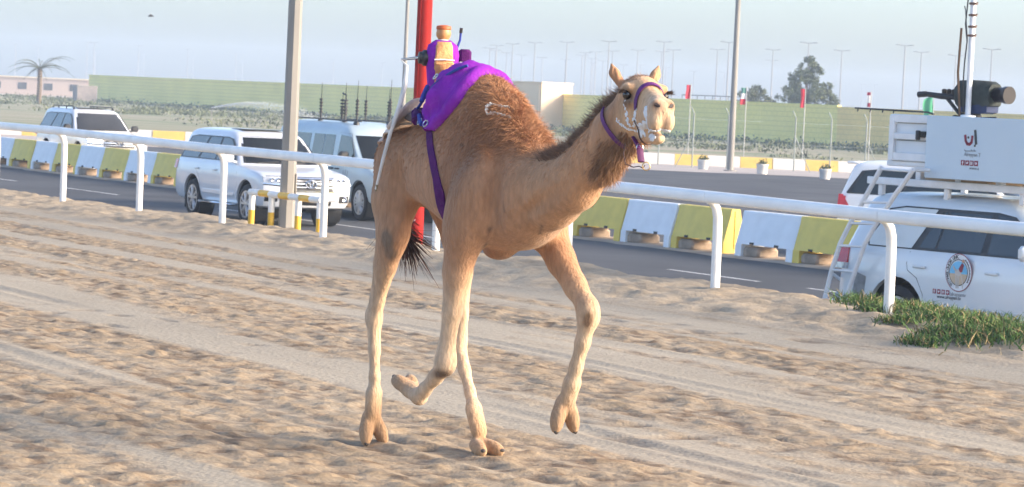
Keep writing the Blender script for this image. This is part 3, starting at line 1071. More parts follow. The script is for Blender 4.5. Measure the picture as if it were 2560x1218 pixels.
for (p, ff, s2, u_) in TOES:
    nb = MB()
    rings = []
    for t, wv, hv in ((-.03, .021, .018), (-.008, .020, .017), (.010, .014, .011), (.018, .004, .004)):
        rings.append([camel_xyz(p + ff * t + s2 * wv * math.cos(x) + u_ * (hv * math.sin(x) + .002)) for x in np.linspace(0, 2 * math.pi, 10)[:-1]])
    nb.loft([[Vector(v) for v in rr] for rr in rings])
    nb.build('toenail', nail_m, camel)

# --- tail with its dark tassel
tb = MB()
tail = [(-.90, 0, 1.63), (-.95, 0, 1.54), (-.95, 0, 1.43), (-.90, -.01, 1.34), (-.84, -.02, 1.27)]
tb.tube([camel_xyz(p) for p in tail], [.04, .034, .027, .022, .018], 10)
tb.build('tail', mat('tail_skin', (.33, .20, .125), .85, var=.25, scale=20), camel)
rgx = np.random.default_rng(77)
n = 1300
tt = rgx.uniform(0, 1, n)
roots = np.stack([np.interp(tt, np.linspace(0, 1, 5), [p[i] for p in tail]) for i in range(3)], 1)[np.argsort(tt)]
tt = np.sort(tt); keep = tt > .45; roots = roots[keep]; tt = tt[keep]
lock = rgx.integers(0, 7, len(roots))
ld = np.stack([rgx.uniform(.15, .95, 7), rgx.uniform(-.45, .2, 7), rgx.uniform(-1.0, -.7, 7)], 1)
strands('tassel', roots, ld[lock] + rgx.normal(size=(len(roots), 3)) * .10, .19, .013, np.tile([.060, .028, .018], (len(roots), 1)), HAIR, camel, .34, 8, droop=.2, seg=6)

# --- foam round the mouth and the shaved, marked patch on the hump
foam_m = mat('foam', (.80, .82, .84), .6, var=.12, scale=60, bump=.6, bscale=120)
def surface_blobs(name, pts, rads, m, parent, squash=.4):
    b = MB()
    for p, r in zip(pts, rads):
        p = np.array(p); 
        for _ in range(4): p = p - FD.grad(p) * FD.at(p)
        nn = FD.grad(p)
        t1 = np.cross(nn, [0, 0, 1.0]); t1 /= np.linalg.norm(t1) + 1e-9; t2 = np.cross(nn, t1)
        rings = []
        for a_, h_ in ((1.0, -.3), (.95, .25), (.62, .75), (.1, 1.0)):
            rings.append([Vector(camel_xyz(p + (t1 * math.cos(x) + t2 * math.sin(x)) * r * a_ + nn * r * squash * h_)) for x in np.linspace(0, 2 * math.pi, 8)[:-1]])
        b.loft(rings)
    return b.build(name, m, parent)
rgx = random.Random(5)
pts, rads = [], []
def foam_run(a, b, n, r0, r1, jit):
    for i in range(n):
        t = i / max(1, n - 1)
        pts.append(hp(*[a[k] + (b[k] - a[k]) * t + rgx.uniform(-jit, jit) for k in range(3)]))
        rads.append(rgx.uniform(r0, r1) * .8)
foam_run((.24, .07, -.15), (.08, .085, -.19), 90, .008, .020, .022)
foam_run((.24, .07, -.06), (.25, .065, -.17), 50, .007, .017, .016)
foam_run((.10, .09, -.06), (.06, .09, -.17), 36, .006, .014, .014)
foam_run((.00, .09, -.03), (.03, .09, -.15), 30, .005, .011, .010)
foam_run((-.10, .09, -.10), (.05, .085, -.19), 30, .005, .010, .008)
foam_run((.28, .05, -.17), (.30, -.03, -.17), 26, .010, .018, .014)
foam_run((.27, .03, -.20), (.22, .04, -.20), 16, .009, .016, .012)
surface_blobs('foam', pts, rads, foam_m, camel)
pts, rads = [], []
def mark_run(pl_, n, r0, r1):
    for (s0, f0), (s1, f1) in zip(pl_[:-1], pl_[1:]):
        for i in range(n):
            t = i / n
            q = surf(s0 + (s1 - s0) * t + rgx.uniform(-.006, .006), math.radians(f0 + (f1 - f0) * t))
            pts.append(q); rads.append(rgx.uniform(r0, r1) * .6)
mark_run([(.357, 17.7), (.345, 21), (.362, 25)], 14, .006, .010)
mark_run([(.357, 17.7), (.40, 14.5), (.443, 8.2)], 16, .004, .008)
mark_run([(.362, 25.5), (.41, 20), (.45, 16.5), (.492, 12.3)], 14, .004, .009)
surface_blobs('white_mark', pts, rads, foam_m, camel, 5.0)

# ================================================================== SADDLE CLOTH AND GIRTH
purple = mat('purple_cloth', (.27, .028, .40), .75, col2=(.18, .015, .30), scale=9, bump=.35, bscale=45, spec=.12)
purple_d = mat('purple_strap', (.095, .012, .115), .7, col2=(.065, .009, .085), scale=20, bump=.3, bscale=80, spec=.1)
blue_rope = mat('blue_rope', (.02, .045, .30), .7, var=.3, scale=60)
steel = mat('steel', (.55, .55, .56), .25, metal=1.0, var=.1)
white_cord = mat('white_cord', (.75, .73, .70), .7)
cream_pad = mat('cream_pad', (.70, .62, .52), .9, col2=(.62, .50, .42), scale=7, bump=.3, bscale=60)

def patch(name, s_fn, phis, ns, off_fn, m, parent, thick=.012):
    """cloth laid on the body: at each angle a run from s0 to s1"""
    nph = len(phis)
    S = np.zeros((nph, ns)); PH = np.zeros((nph, ns)); O_ = np.zeros((nph, ns))
    for i, ph in enumerate(phis):
        s0, s1 = s_fn(ph)
        S[i] = np.linspace(s0, s1, ns); PH[i] = math.radians(ph)
        for j in range(ns):
            O_[i, j] = off_fn(ph, j / (ns - 1))
    top = surf(S, PH, O_); bot = surf(S, PH, np.maximum(O_ - thick, .001))
    b = MB()
    T = [[Vector(camel_xyz(top[i, j])) for j in range(ns)] for i in range(nph)]
    B = [[Vector(camel_xyz(bot[i, j])) for j in range(ns)] for i in range(nph)]
    rings = [t + bb[::-1] for t, bb in zip(T, B)]
    b.loft(rings)
    return b.build(name, m, parent, angle=70)

saddle = thing('saddle_cloth', 'bright purple padded saddle cloth wrapped over the camel hump', 'saddle cloth', tuple(CO), CAMEL_ROT)
def wr(ph, v): return .009 * math.sin(v * 9 + ph * .11) + .008 * math.sin(v * 23 + ph * .23) + .006 * math.sin(ph * .31 + v * 6 + 2) + .005 * math.sin(v * 41 - ph * .2)
def cloth_s(ph):
    a = abs(ph)
    return (np.interp(a, [0, 16, 30, 42, 51], [-.56, -.54, -.42, -.26, -.13]), np.interp(a, [0, 6, 13, 26, 37, 51], [.07, .085, .11, .10, .03, -.07]))
def cloth_off(ph, v):
    a = abs(ph) / 51.0
    puff = .06 * math.exp(-((v - .62) / .24) ** 2) * (1 - a ** 1.5 * .75)
    edge = min(1, v / .08, (1 - v) / .08)
    return .012 + (puff + wr(ph, v) * 1.3) * max(0, edge) + .006
patch('cloth', cloth_s, list(np.linspace(-51, 51, 44)), 30, cloth_off, purple, saddle)
# a second, front fold
patch('front_fold', lambda ph: (cloth_s(ph)[1] - .07, cloth_s(ph)[1] + .035), list(np.linspace(-51, 51, 36)), 8, lambda ph, v: .012 + .035 * math.sin(math.pi * v) ** .7 + .004 * math.sin(ph * .5), purple, saddle)
GS = lambda ph: np.interp(abs(ph), [48, 52, 80.8, 101, 114.6, 150], [-.11, -.09, .045, .12, .15, .17])
for q in (1, -1):
    patch('girth_strap', lambda ph: (GS(ph) - .034, GS(ph) + .034), list(np.linspace(48 * q, 150 * q, 26)), 4, lambda ph, v: .011, purple_d, saddle, .009)

def path_on(pts, off, n=10):
    S, Ph = [], []
    for (s0, f0), (s1, f1) in zip(pts[:-1], pts[1:]):
        for i in range(n):
            S.append(s0 + (s1 - s0) * i / n); Ph.append(math.radians(f0 + (f1 - f0) * i / n))
    S.append(pts[-1][0]); Ph.append(math.radians(pts[-1][1]))
    return [Vector(camel_xyz(p)) for p in surf(np.array(S), np.array(Ph), np.full(len(S), off))]
b = MB(); b.tube(path_on([(-.38, 26), (-.22, 20), (-.06, 15), (.04, 8)], .066), .009, 8); b.build('blue_strap', blue_rope, saddle)
b = MB(); b.tube(path_on([(-.20, 18), (-.18, 28)], .088), .013, 8); b.build('blue_strap', blue_rope, saddle)
b = MB(); b.tube(path_on([(-.24, 36), (-.19, 42), (-.14, 47)], .05), .013, 8); b.build('blue_strap', blue_rope, saddle)
b = MB(); b.tube(path_on([(-.47, 10), (-.42, 22), (-.33, 32)], .06), .024, 8); b.tube(path_on([(-.33, 32), (-.24, 42)], .05), .030, 8); b.build('padded_roll', purple_d, saddle)
def ring_on(s, ph, off, R, name='buckle_ring', r=.005):
    p = surf(np.array(s), np.array(math.radians(ph)), np.array(off)); nn = FD.grad(p)
    t1 = np.cross(nn, [1., 0, 0]); t1 /= np.linalg.norm(t1); t2 = np.cross(nn, t1)
    bb = MB(); bb.tube([Vector(camel_xyz(p + R * (t1 * math.cos(x) + t2 * 1.3 * math.sin(x)))) for x in np.linspace(0, 2 * math.pi, 19)], r, 6, cap=False)
    return bb.build(name, steel, saddle)
ring_on(-.10, 17, .10, .018); ring_on(-.10, 46, .045, .020); ring_on(-.18, 44, .05, .018)

blanket = thing('rump_pad', 'cream folded pad lying over the camel loin behind the purple cloth', 'pad', tuple(CO), CAMEL_ROT)
patch('pad', lambda ph: (-.80 + .12 * abs(ph) / 60, -.46 + .06 * abs(ph) / 60), list(np.linspace(-40, 58, 28)), 14, lambda ph, v: .018 + .010 * math.sin(v * 7 + ph * .1) + .125 * v ** 1.3, cream_pad, blanket)
patch('pad_edge', lambda ph: (-.90 + .10 * abs(ph) / 60, -.79 + .12 * abs(ph) / 60), list(np.linspace(-36, 62, 26)), 6, lambda ph, v: .015 + .006 * math.sin(v * 5), mat('pink_pad', (.58, .42, .34), .9, var=.2), blanket)
b = MB(); b.tube(path_on([(-.52, 30), (-.70, 36), (-.86, 42)], .03), .007, 6); b.build('cord', white_cord, blanket)
b = MB(); b.rbox((0, 0, 0), (.16, .10, .05), .02)
gp_ = surf(np.array(-.50), np.array(math.radians(22)), np.array(.055))
bo = b.build('grey_fold', mat('grey_cloth', (.28, .26, .27), .9), blanket); bo.location = camel_xyz(gp_); bo.rotation_euler = (math.radians(22), math.radians(12), 0)

# ================================================================== ROBOT JOCKEY
orange = mat('orange_cloth', (.72, .34, .13), .8, col2=(.62, .28, .11), scale=18, bump=.4, bscale=60)
dark_p = mat('black_plastic', (.018, .018, .02), .45)
JB = np.array([-.40, .015, 2.125])
jock = thing('robot_jockey', 'small robot jockey in purple vest and orange bib behind the hump', 'robot jockey', tuple(CO + CF * JB[0] + CR * JB[1] + np.array([0, 0, JB[2]])), CAMEL_ROT + math.radians(-22))
jx = 1.0
def se(cx, cz, a, bb, z, n=20, p=2.6):
    return [Vector((cx + a * math.copysign(abs(math.cos(t)) ** (2 / p), math.cos(t)), cz + bb * math.copysign(abs(math.sin(t)) ** (2 / p), math.sin(t)), z)) for t in np.linspace(0, 2 * math.pi, n + 1)[:-1]]
b = MB(); b.loft([se(-.02, 0, .055, .075, 0), se(-.02, .0, .062, .085, .06), se(-.01, 0, .07, .095, .15), se(-.01, .0, .072, .100, .22), se(-.01, 0, .062, .088, .275), se(-.01, 0, .035, .045, .305)])
b.build('torso', purple, jock, angle=60)
b = MB(); b.loft([[Vector((x, y, z)) for x, y in ((.035, -w_), (.035 + d_, -w_ * .8), (.042 + d_, 0), (.035 + d_, w_ * .8), (.035, w_))] for z, w_, d_ in ((.045, .048, .02), (.12, .052, .032), (.135, .060, .044), (.20, .060, .040), (.27, .055, .026), (.295, .04, .004))])
b.build('bib', orange, jock, angle=60)
b = MB(); b.rbox((.068, 0, .165), (.035, .118, .035), .012); b.build('bib_fold', orange, jock)
b = MB(); b.tube([(.078, -.06, .186), (.088, 0, .189), (.078, .06, .186)], .0045, 6); b.build('cord', white_cord, jock)
b = MB(); b.lathe([(.001, .306), (.030, .308), (.042, .325), (.045, .345), (.042, .365), (.041, .368), (.044, .372), (.041, .385), (.02, .391), (.001, .392)], 20, c=(-.005, 0, 0))
b.build('head', mat('tan_knob', (.55, .27, .10), .45, var=.25, scale=20), jock)
b = MB(); b.lathe([(.0415, .366), (.046, .372), (.043, .388), (.02, .394), (.001, .395)], 20, c=(-.005, 0, 0)); b.build('cap', mat('orange_cap', (.50, .11, .025), .6), jock)
b = MB(); b.lathe([(.022, .298), (.034, .304), (.022, .312)], 14); b.build('neck_cord', white_cord, jock)
b = MB(); b.lathe([(.044, .08), (.048, .088), (.048, .112), (.036, .124), (.036, .14), (.02, .145)], 16, axis='y', c=(-.02, 0, .195))
for v in range(len(b.v)):
    x, y, z = b.v[v]; b.v[v] = (x, -y, z)
b.build('motor', dark_p, jock)
b = MB(); b.tube([(-.02, -.14, .195), (-.025, -.245, .178)], [.0105, .007], 8); b.build('rod', steel, jock)
b = MB(); b.tube([(-.005, .085, .265), (0, .10, .31), (.002, .102, .36)], .007, 8); b.build('antenna', blue_rope, jock)
b = MB(); b.tube([(.002, .102, .352), (.004, .104, .382)], .010, 8); b.build('antenna_tip', dark_p, jock)
b = MB(); b.rbox((-.02, .135, .215), (.07, .075, .085), .015); b.build('side_pouch', purple_d, jock)
b = MB(); b.rbox((-.02, .137, .165), (.074, .079, .036), .008); b.build('pouch_band', white_cord, jock)
b = MB(); b.lathe([(.001, .012), (.014, .010), (.019, 0), (.014, -.01)], 12, axis='x', c=(.078, .018, .085)); b.build('lens', mat('clear_grey', (.42, .42, .48), .15, var=.2), jock)
b = MB(); b.rbox((-.02, 0, -.015), (.13, .17, .05), .02); b.build('base', dark_p, jock)
# whip hanging along the flank
rod_end = jock.location + Matrix.Rotation(jock.rotation_euler.z, 3, 'Z') @ Vector((-.025, -.24, .178))
def loc_(s, r, z): return Vector(CO + CF * s + CR * r + np.array([0, 0, z])) - Vector(jock.location)
Ri = Matrix.Rotation(-jock.rotation_euler.z, 3, 'Z')
whp = [Vector((-.025, -.245, .178))] + [Ri @ loc_(*q) for q in ((-.456, .225, 2.267), (-.427, .25, 2.148), (-.421, .285, 2.029), (-.441, .325, 1.874), (-.465, .355, 1.707), (-.50, .375, 1.53))]
b = MB(); b.tube(whp, [.003, .009, .015, .013, .012, .0105, .007], 8)
b.build('whip', mat('whip_white', (.66, .64, .60), .6, var=.2, scale=14), jock)
b = MB(); b.tube([whp[-1] + (whp[-2] - whp[-1]) * .16, whp[-1] + Vector((0, 0, -.012))], [.0085, .004], 8); b.build('whip_tip', mat('whip_tip', (.20, .16, .07), .7), jock)

# ================================================================== HALTER
halter = thing('halter', 'purple webbing halter with rings on the camel head', 'halter', tuple(CO), CAMEL_ROT)
def head_band(name, fn, n, width, m, closed=False, off=.006, thick=.004):
    """strap pressed on the head; fn(t) gives a head-space point just outside"""
    mid = []
    for i in range(n + 1):
        p = np.array(hp(*fn(i / n)))
        for _ in range(12): p = p - FD.grad(p) * np.clip(FD.at(p) - off, -.03, .03)
        mid.append(p)
    b = MB(); rings = []
    for i, p in enumerate(mid):
        tg = mid[min(i + 1, n)] - mid[max(i - 1, 0)]; tg /= np.linalg.norm(tg) + 1e-9
        nn = FD.grad(p); sd = np.cross(tg, nn); sd /= np.linalg.norm(sd) + 1e-9
        rings.append([Vector(camel_xyz(p + sd * a_ * width / 2 + nn * c_)) for a_, c_ in ((-1, 0), (-1, thick), (1, thick), (1, 0))])
    b.loft(rings)
    return b.build(name, m, halter, angle=50)
def arc(c, ra, rb, t0, t1, f0=0, f1=0):
    return lambda t: (c[0] + f0 + (f1 - f0) * t, c[1] + ra * math.sin(t0 + (t1 - t0) * t), c[2] + rb * math.cos(t0 + (t1 - t0) * t))
nose_m = mat('halter_purple', (.105, .014, .14), .65, var=.2, scale=40, bump=.3, bscale=150)
head_band('nose_band', arc((.11, 0, -.04), .10, .10, -1.75, 1.75), 30, .030, nose_m)
head_band('chin_band', arc((.09, 0, -.10), .09, .12, 1.7, 2 * math.pi - 1.7), 24, .012, mat('dark_cord', (.07, .035, .03), .7))
def neck_loop(t):
    x = -1.0 + 2.0 * t
    ang = math.pi + x * 2.35
    return ang
b = MB(); rings = []
for i in range(41):
    ang = -2.55 + 5.1 * i / 40
    c = np.array([1.475, -.02, 1.985]); ax = np.array([.70, 0, .55]); ax /= np.linalg.norm(ax)
    e2 = np.cross(ax, [0, 1, 0]); e2 /= np.linalg.norm(e2); e2 = e2 if e2[2] > 0 else -e2
    e1 = np.array([0, 1.0, 0])
    dv = e1 * math.sin(ang) - e2 * math.cos(ang)
    lo_, hi_ = .03, .36
    for _ in range(18):
        m_ = (lo_ + hi_) / 2
        if FD.at(c + dv * m_) < .006: lo_ = m_
        else: hi_ = m_
    p = c + dv * lo_
    nn = FD.grad(p); sd = ax
    rings.append([Vector(camel_xyz(p + sd * a_ * .014 + nn * c_)) for a_, c_ in ((-1, 0), (-1, .006), (1, .006), (1, 0))])
b.loft(rings); b.build('throat_strap', nose_m, halter, angle=50)
under = hp(.02, 0.0, -.26)
b = MB(); b.tube([Vector(camel_xyz(hp(*q))) for q in ((.00, .05, -.19), (.02, .035, -.225), (.05, .03, -.25))], .018, 8, flat=.35); b.build('chin_strap', nose_m, halter)
b = MB(); b.tube([Vector(camel_xyz(hp(*q))) for q in ((.05, .03, -.25), (.065, .03, -.285), (.08, .03, -.315))], .020, 8, flat=.4); b.build('lead_tab', mat('lead_tab', (.10, .02, .09), .7), halter)
def hring(c, R, name='ring', r=.003, mm=steel):
    bb = MB(); bb.tube([Vector(camel_xyz(hp(c[0], c[1] + R * math.cos(x), c[2] + R * math.sin(x)))) for x in np.linspace(0, 2 * math.pi, 17)], r, 6, cap=False)
    return bb.build(name, mm, halter)
hring((.05, .03, -.245), .017); hring((.085, .005, -.335), .020, mm=mat('brass', (.45, .30, .12), .35, metal=1.0))
b = MB(); b.tube([Vector(camel_xyz(hp(*q))) for q in ((-.03, .08, -.22), (-.02, .09, -.28), (.0, .085, -.325), (.02, .05, -.34), (.05, .03, -.335), (.08, .02, -.345), (.08, .01, -.33))], .0032, 6); b.build('cord_loop', mat('dark_cord', (.07, .035, .03), .7), halter)

# ================================================================== VEHICLES
rubber = mat('tyre_rubber', (.022, .022, .024), .85, var=.3, scale=20)
black_trim = mat('black_trim', (.02, .021, .023), .5, var=.3, scale=8)
chrome = mat('chrome', (.72, .73, .75), .12, metal=1.0, var=.08)
alloy = mat('alloy', (.55, .56, .58), .28, metal=.9, var=.15, scale=12)
paint_white = mat('white_paint', (.72, .735, .75), .28, var=.05, scale=1.2, coat=.6)
paint_pearl = mat('pearl_paint', (.64, .66, .69), .28, var=.06, scale=1.2, coat=.6)
paint_pale = mat('pale_blue_paint', (.42, .51, .55), .4, var=.10, scale=1.5, coat=.3)
paint_silver = mat('silver_white_paint', (.62, .68, .72), .28, var=.06, scale=1.2, coat=.6)
glass_d = glass('tinted_glass', (.025, .034, .038), .05, .6)
glass_w = glass('windscreen_glass', (.015, .018, .021), .06, .28)
glass_dk = glass('dark_windscreen', (.045, .048, .055), .4, .2)
lamp_clear = mat('headlamp_lens', (.55, .58, .62), .12, metal=.35, var=.45, scale=16)
lamp_lit = mat('headlamp_lit', (.9, .9, .9), .3, emit=((1, .97, .9), 3.0))
lamp_red = mat('tail_lamp', (.50, .02, .02), .2, var=.2, scale=10, coat=.6)
lamp_amber = mat('amber_lamp', (.60, .25, .05), .25)

class Car:
    """vehicle shell stacked from horizontal outlines: (z, x front, x rear, half width)"""
    def __init__(self, name, label, cat, loc, rz, levels, paint, bow=.20, rbow=.10, group=None):
        self.t = thing(name, label, cat, loc, rz, group)
        self.lv = np.array(levels, float); self.bow, self.rbow, self.paint = bow, rbow, paint
        self.build_shell()

    def L(self, z):
        return tuple(np.interp(z, self.lv[:, 0], self.lv[:, i]) for i in (1, 2, 3))

    def front(self, y, z, off=0.0):
        xf, xr, w_ = self.L(z)
        return Vector((xf - self.bow * min(1, abs(y) / w_) ** 2.6 + off, y, z))

    def front_rel(self, q, z, off=0.0):
        return self.front(q * self.L(z)[2], z, off)

    def rear(self, y, z, off=0.0):
        xf, xr, w_ = self.L(z)
        return Vector((xr + self.rbow * min(1, abs(y) / w_) ** 3 - off, y, z))

    def side(self, x, z, sg, off=0.0):
        return Vector((x, sg * (self.L(z)[2] + off), z))

    def outline(self, z):
        xf, xr, w_ = self.L(z)
        c = min(.20, w_ * .4)
        half = []
        for q in (0, .25, .5, .68, .8, .88):
            half.append((xf - self.bow * q ** 2.6, q * w_))
        x0, x1 = xf - self.bow, xr + self.rbow
        half += [(x0 + .02, .945 * w_), (x0 - .07, .982 * w_), (x0 - .2, w_)]
        for i in range(1, 6):
            half.append((x0 - .2 + (x1 + .15 - x0 + .2) * i / 6, w_))
        half += [(x1 + .15, w_), (x1 + .05, .985 * w_), (x1, .95 * w_)]
        for q in (.88, .7, .4, 0):
            half.append((xr + self.rbow * q ** 3, q * w_))
        return [Vector((x, y, z)) for x, y in half] + [Vector((x, -y, z)) for x, y in half[-2:0:-1]]

    def build_shell(self):
        b = MB()
        b.loft([self.outline(z) for z in self.lv[:, 0]])
        self.shell = b.mesh('body', True, 32)

    def finish_shell(self, axles, R, yw, hw):
        """cut the wheel arches, line them dark"""
        body = link('body', self.shell, self.paint)
        cut = MB()
        for x in axles:
            for sg in (1, -1):
                cut.lathe([(R, -.3), (R, .3)], 28, axis='y', c=(x, sg * (yw + .10), self.wz + .02))
        co = link('cutter', cut.mesh('cutter', False))
        md = body.modifiers.new('arches', 'BOOLEAN'); md.operation = 'DIFFERENCE'; md.object = co; md.solver = 'EXACT'
        bpy.context.view_layer.update()
        ev = body.evaluated_get(bpy.context.evaluated_depsgraph_get())
        me2 = bpy.data.meshes.new_from_object(ev)
        body.modifiers.clear(); body.data = me2
        me2.materials.clear(); me2.materials.append(self.paint)
        me2.polygons.foreach_set('use_smooth', [True] * len(me2.polygons)); me2.set_sharp_from_angle(angle=math.radians(30))
        cm = co.data; bpy.data.objects.remove(co); bpy.data.meshes.remove(cm)
        body.parent = self.t
        self.body = body
        for x in axles:
            for sg in (1, -1):
                l = MB(); rows = []
                for k in range(-4, 21):
                    a = math.pi * k / 16
                    rows.append([Vector((x + (R - .012) * math.cos(a), sg * yy, self.wz + .02 + (R - .012) * math.sin(a))) for yy in (yw - .20, yw + .095)])
                l.grid(rows)
                l.add([(x + (R - .012) * math.cos(a), sg * (yw - .198), self.wz + .02 + (R - .012) * math.sin(a)) for a in np.linspace(0, 2 * math.pi, 24)[:-1]], [tuple(range(23))])
                l.build('wheel_well', black_trim, self.t)

    def wheels(self, axles, R, yw, width, spokes=5, hub=None):
        for x in axles:
            for sg in (1, -1):
                c = (x, sg * yw, R)
                b = MB(); h = width / 2; ri = R * .66
                b.lathe([(ri, -h * .8), (ri + .03, -h), (R - .05, -h), (R - .012, -h * .82), (R, -h * .5), (R, h * .5), (R - .012, h * .82), (R - .05, h), (ri + .03, h), (ri, h * .8)], 36, axis='y', c=c, close=True)
                wt = b.build('wheel', rubber, self.t)
                b = MB()
                so = sg * h
                b.lathe([(ri + .004, so * .86), (ri - .02, so * .80), (ri - .03, so * .25), (.06, so * .15)], 32, axis='y', c=c)
                b.build('rim_barrel', black_trim, wt)
                b = MB()
                b.lathe([(ri + .008, so * .80), (ri + .006, so * .95), (ri - .02, so * .95), (ri - .025, so * .78)], 32, axis='y', c=c, close=True)
                for k in range(spokes):
                    for dk in (-.13, .13):
                        a = 2 * math.pi * k / spokes + dk + .3
                        a2 = 2 * math.pi * k / spokes + dk * 1.9 + .3
                        p0 = Vector((x + .05 * math.cos(a), sg * yw + so * .82, R + .05 * math.sin(a)))
                        p1 = Vector((x + (ri - .01) * math.cos(a2), sg * yw + so * .86, R + (ri - .01) * math.sin(a2)))
                        b.tube([p0, p1], [.030, .022], 6)
                b.lathe([(.075, so * .70), (.07, so * .93), (.03, so * .97), (.001, so * .97)], 18, axis='y', c=c)
                b.build('rim', alloy, wt)

    def side_pane(self, name, pts, m, sg, off=.004, th=.008):
        b = MB()
        o_ = [self.side(x, z, sg, off - th) for x, z in pts]
        i_ = [self.side(x, z, sg, off) for x, z in pts]
        n = len(pts)
        b.add(o_ + i_, [tuple(range(n)), tuple(range(n, 2 * n))] + [(k, (k + 1) % n, n + (k + 1) % n, n + k) for k in range(n)])
        return b.build(name, m, self.t, smooth=False)

    def front_panel(self, name, y0, y1, z0, z1, m, off=.006, th=.02, n=8, fn=None, z0b=None, z1b=None, parent=None):
        """panel following the bowed front; z range may change from y0 to y1"""
        fn = fn or self.front
        b = MB(); T, B = [], []
        nz = 3
        for j in range(nz + 1):
            rt_, rb_ = [], []
            for i in range(n + 1):
                y = y0 + (y1 - y0) * i / n
                za = z0 + ((z0b if z0b is not None else z0) - z0) * i / n; zb = z1 + ((z1b if z1b is not None else z1) - z1) * i / n
                z = za + (zb - za) * j / nz
                rt_.append(fn(y, z, off)); rb_.append(fn(y, z, off - th))
            T.append(rt_); B.append(rb_)
        b.loft([t_ + q_[::-1] for t_, q_ in zip(T, B)])
        return b.build(name, m, parent or self.t, angle=35)

    def mirror(self, x, z, sg, m, out=.16):
        b = MB(); y = self.L(z)[2]
        b.rbox((x, sg * (y + out), z + .09), (.13, .22, .17), .04)
        b.tube([(x + .02, sg * (y - .02), z), (x, sg * (y + out * .7), z + .04)], .03, 8)
        return b.build('mirror', m, self.t)

    def handles(self, xs, z, sg, m):
        for x in xs:
            b = MB(); y = self.L(z)[2]
            b.rbox((x, sg * (y + .022), z), (.20, .024, .035), .01)
            b.box((x - .08, sg * (y + .008), z), (.03, .03, .03)); b.box((x + .08, sg * (y + .008), z), (.03, .03, .03))
            b.build('door_handle', m, self.t)

    def seam(self, pts, sg, wd=.009):
        """door gap: a thin dark line on the flank"""
        b = MB()
        b.tube([self.side(x, z, sg, -.001) for x, z in pts], wd * .5, 5)
        return b.build('door_gap', black_trim, self.t)

LC_LV = [(.36, 2.16, -2.36, .88), (.40, 2.30, -2.48, .93), (.50, 2.37, -2.54, .965), (.62, 2.39, -2.55, .98), (.78, 2.39, -2.54, .985), (.92, 2.37, -2.52, .985), (.99, 2.32, -2.51, .98), (1.035, 2.20, -2.51, .972),
         (1.075, 1.95, -2.505, .965), (1.11, 1.62, -2.50, .958), (1.14, 1.32, -2.50, .95), (1.165, 1.10, -2.50, .94), (1.20, 1.02, -2.49, .92), (1.45, .73, -2.405, .8375), (1.70, .44, -2.32, .755), (1.76, .32, -2.28, .72), (1.81, .15, -2.20, .66),
         (1.84, -.05, -2.08, .56), (1.86, -.35, -1.85, .40), (1.868, -.75, -1.5, .2)]

def side_windows_suv(c, sg, gl, rear_gl=None, trim=True):
    if trim:
        c.side_pane('window_trim', [(.76, 1.215), (.40, 1.55), (.22, 1.665), (-.05, 1.70), (-1.7, 1.70), (-2.05, 1.66), (-2.30, 1.24), (-2.28, 1.215)], black_trim, sg, .0035)
    c.side_pane('window', [(.64, 1.235), (.34, 1.54), (.16, 1.645), (-.02, 1.675), (-.28, 1.675), (-.30, 1.235)], gl, sg, .007)
    c.side_pane('window', [(-.40, 1.235), (-.38, 1.675), (-.95, 1.675), (-1.22, 1.235)], gl, sg, .007)
    c.side_pane('window', [(-1.34, 1.235), (-1.06, 1.675), (-1.68, 1.675), (-1.98, 1.645), (-2.20, 1.30), (-2.17, 1.235)], rear_gl or gl, sg, .007)

def suv_front(c, paint, lit=False):
    g_ = c.front_panel('grille', -.50, .50, .735, .985, black_trim, .006, .02, 8, z0b=.735)
    for z0, z1 in ((.862, .882), (.796, .806)):
        c.front_panel('grille_bar', -.49, .49, z0, z1, chrome, .030, .03, 8, parent=g_)
    c.front_panel('grille_surround', -.53, .53, .965, .99, chrome, .026, .03, 8)
    c.front_panel('grille_surround', -.53, .53, .708, .733, chrome, .026, .03, 8)
    for sg in (1, -1):
        h_ = c.front_panel('headlamp', sg * .54, sg * .93, .855, .975, lamp_lit if lit else lamp_clear, .012, .03, 6, z0b=.875, z1b=.985)
        for yy in (.64, .76):
            p = c.front(sg * yy, .92, .012)
            b = MB(); b.lathe([(.045, -.02), (.048, .006), (.038, .012), (.03, .0), (.001, -.004)], 16, axis='x', c=tuple(p)); b.build('projector', chrome, h_)
        c.front_panel('headlamp_trim', sg * .52, sg * .95, .822, .848, chrome, .014, .03, 6, z0b=.845, z1b=.868)
        c.front_panel('headlamp_shadow', sg * .52, sg * .93, .795, .820, black_trim, .006, .03, 6, z0b=.825, z1b=.843)
        c.front_panel('fog_recess', sg * .66, sg * .90, .50, .64, black_trim, .004, .02, 5)
        p = c.front(sg * .79, .575, .008)
        b = MB(); b.lathe([(.052, -.02), (.055, .008), (.044, .014), (.03, .006), (.001, .004)], 16, axis='x', c=tuple(p)); b.build('fog_lamp', chrome, c.t)
    c.front_panel('lower_intake', -.48, .48, .445, .525, black_trim, .006, .02, 8)
    c.front_panel('bumper_lip', -.62, .62, .545, .585, paint, .030, .04, 8)
    # emblem: an upright oval crossed by two more inside a wide one
    p = c.front(0, .865, .046)
    e_ = None
    b = MB()
    for (cy, cz, ra, rb) in ((0, 0, .118, .080), (0, .008, .034, .070), (0, .034, .078, .034)):
        b.tube([(p.x, p.y + cy + ra * math.cos(a), p.z + cz + rb * math.sin(a)) for a in np.linspace(0, 2 * math.pi, 25)], .0105, 6, cap=False)
    b.build('emblem', chrome, c.t)
    b = MB(); b.lathe([(.001, -.012), (1, -.012), (1, -.004), (.001, -.004)], 24, axis='x')
    for i, v in enumerate(b.v): b.v[i] = (p.x + v[0], p.y + v[1] * .12, p.z + v[2] * .082)
    b.build('emblem_plate', black_trim, c.t)

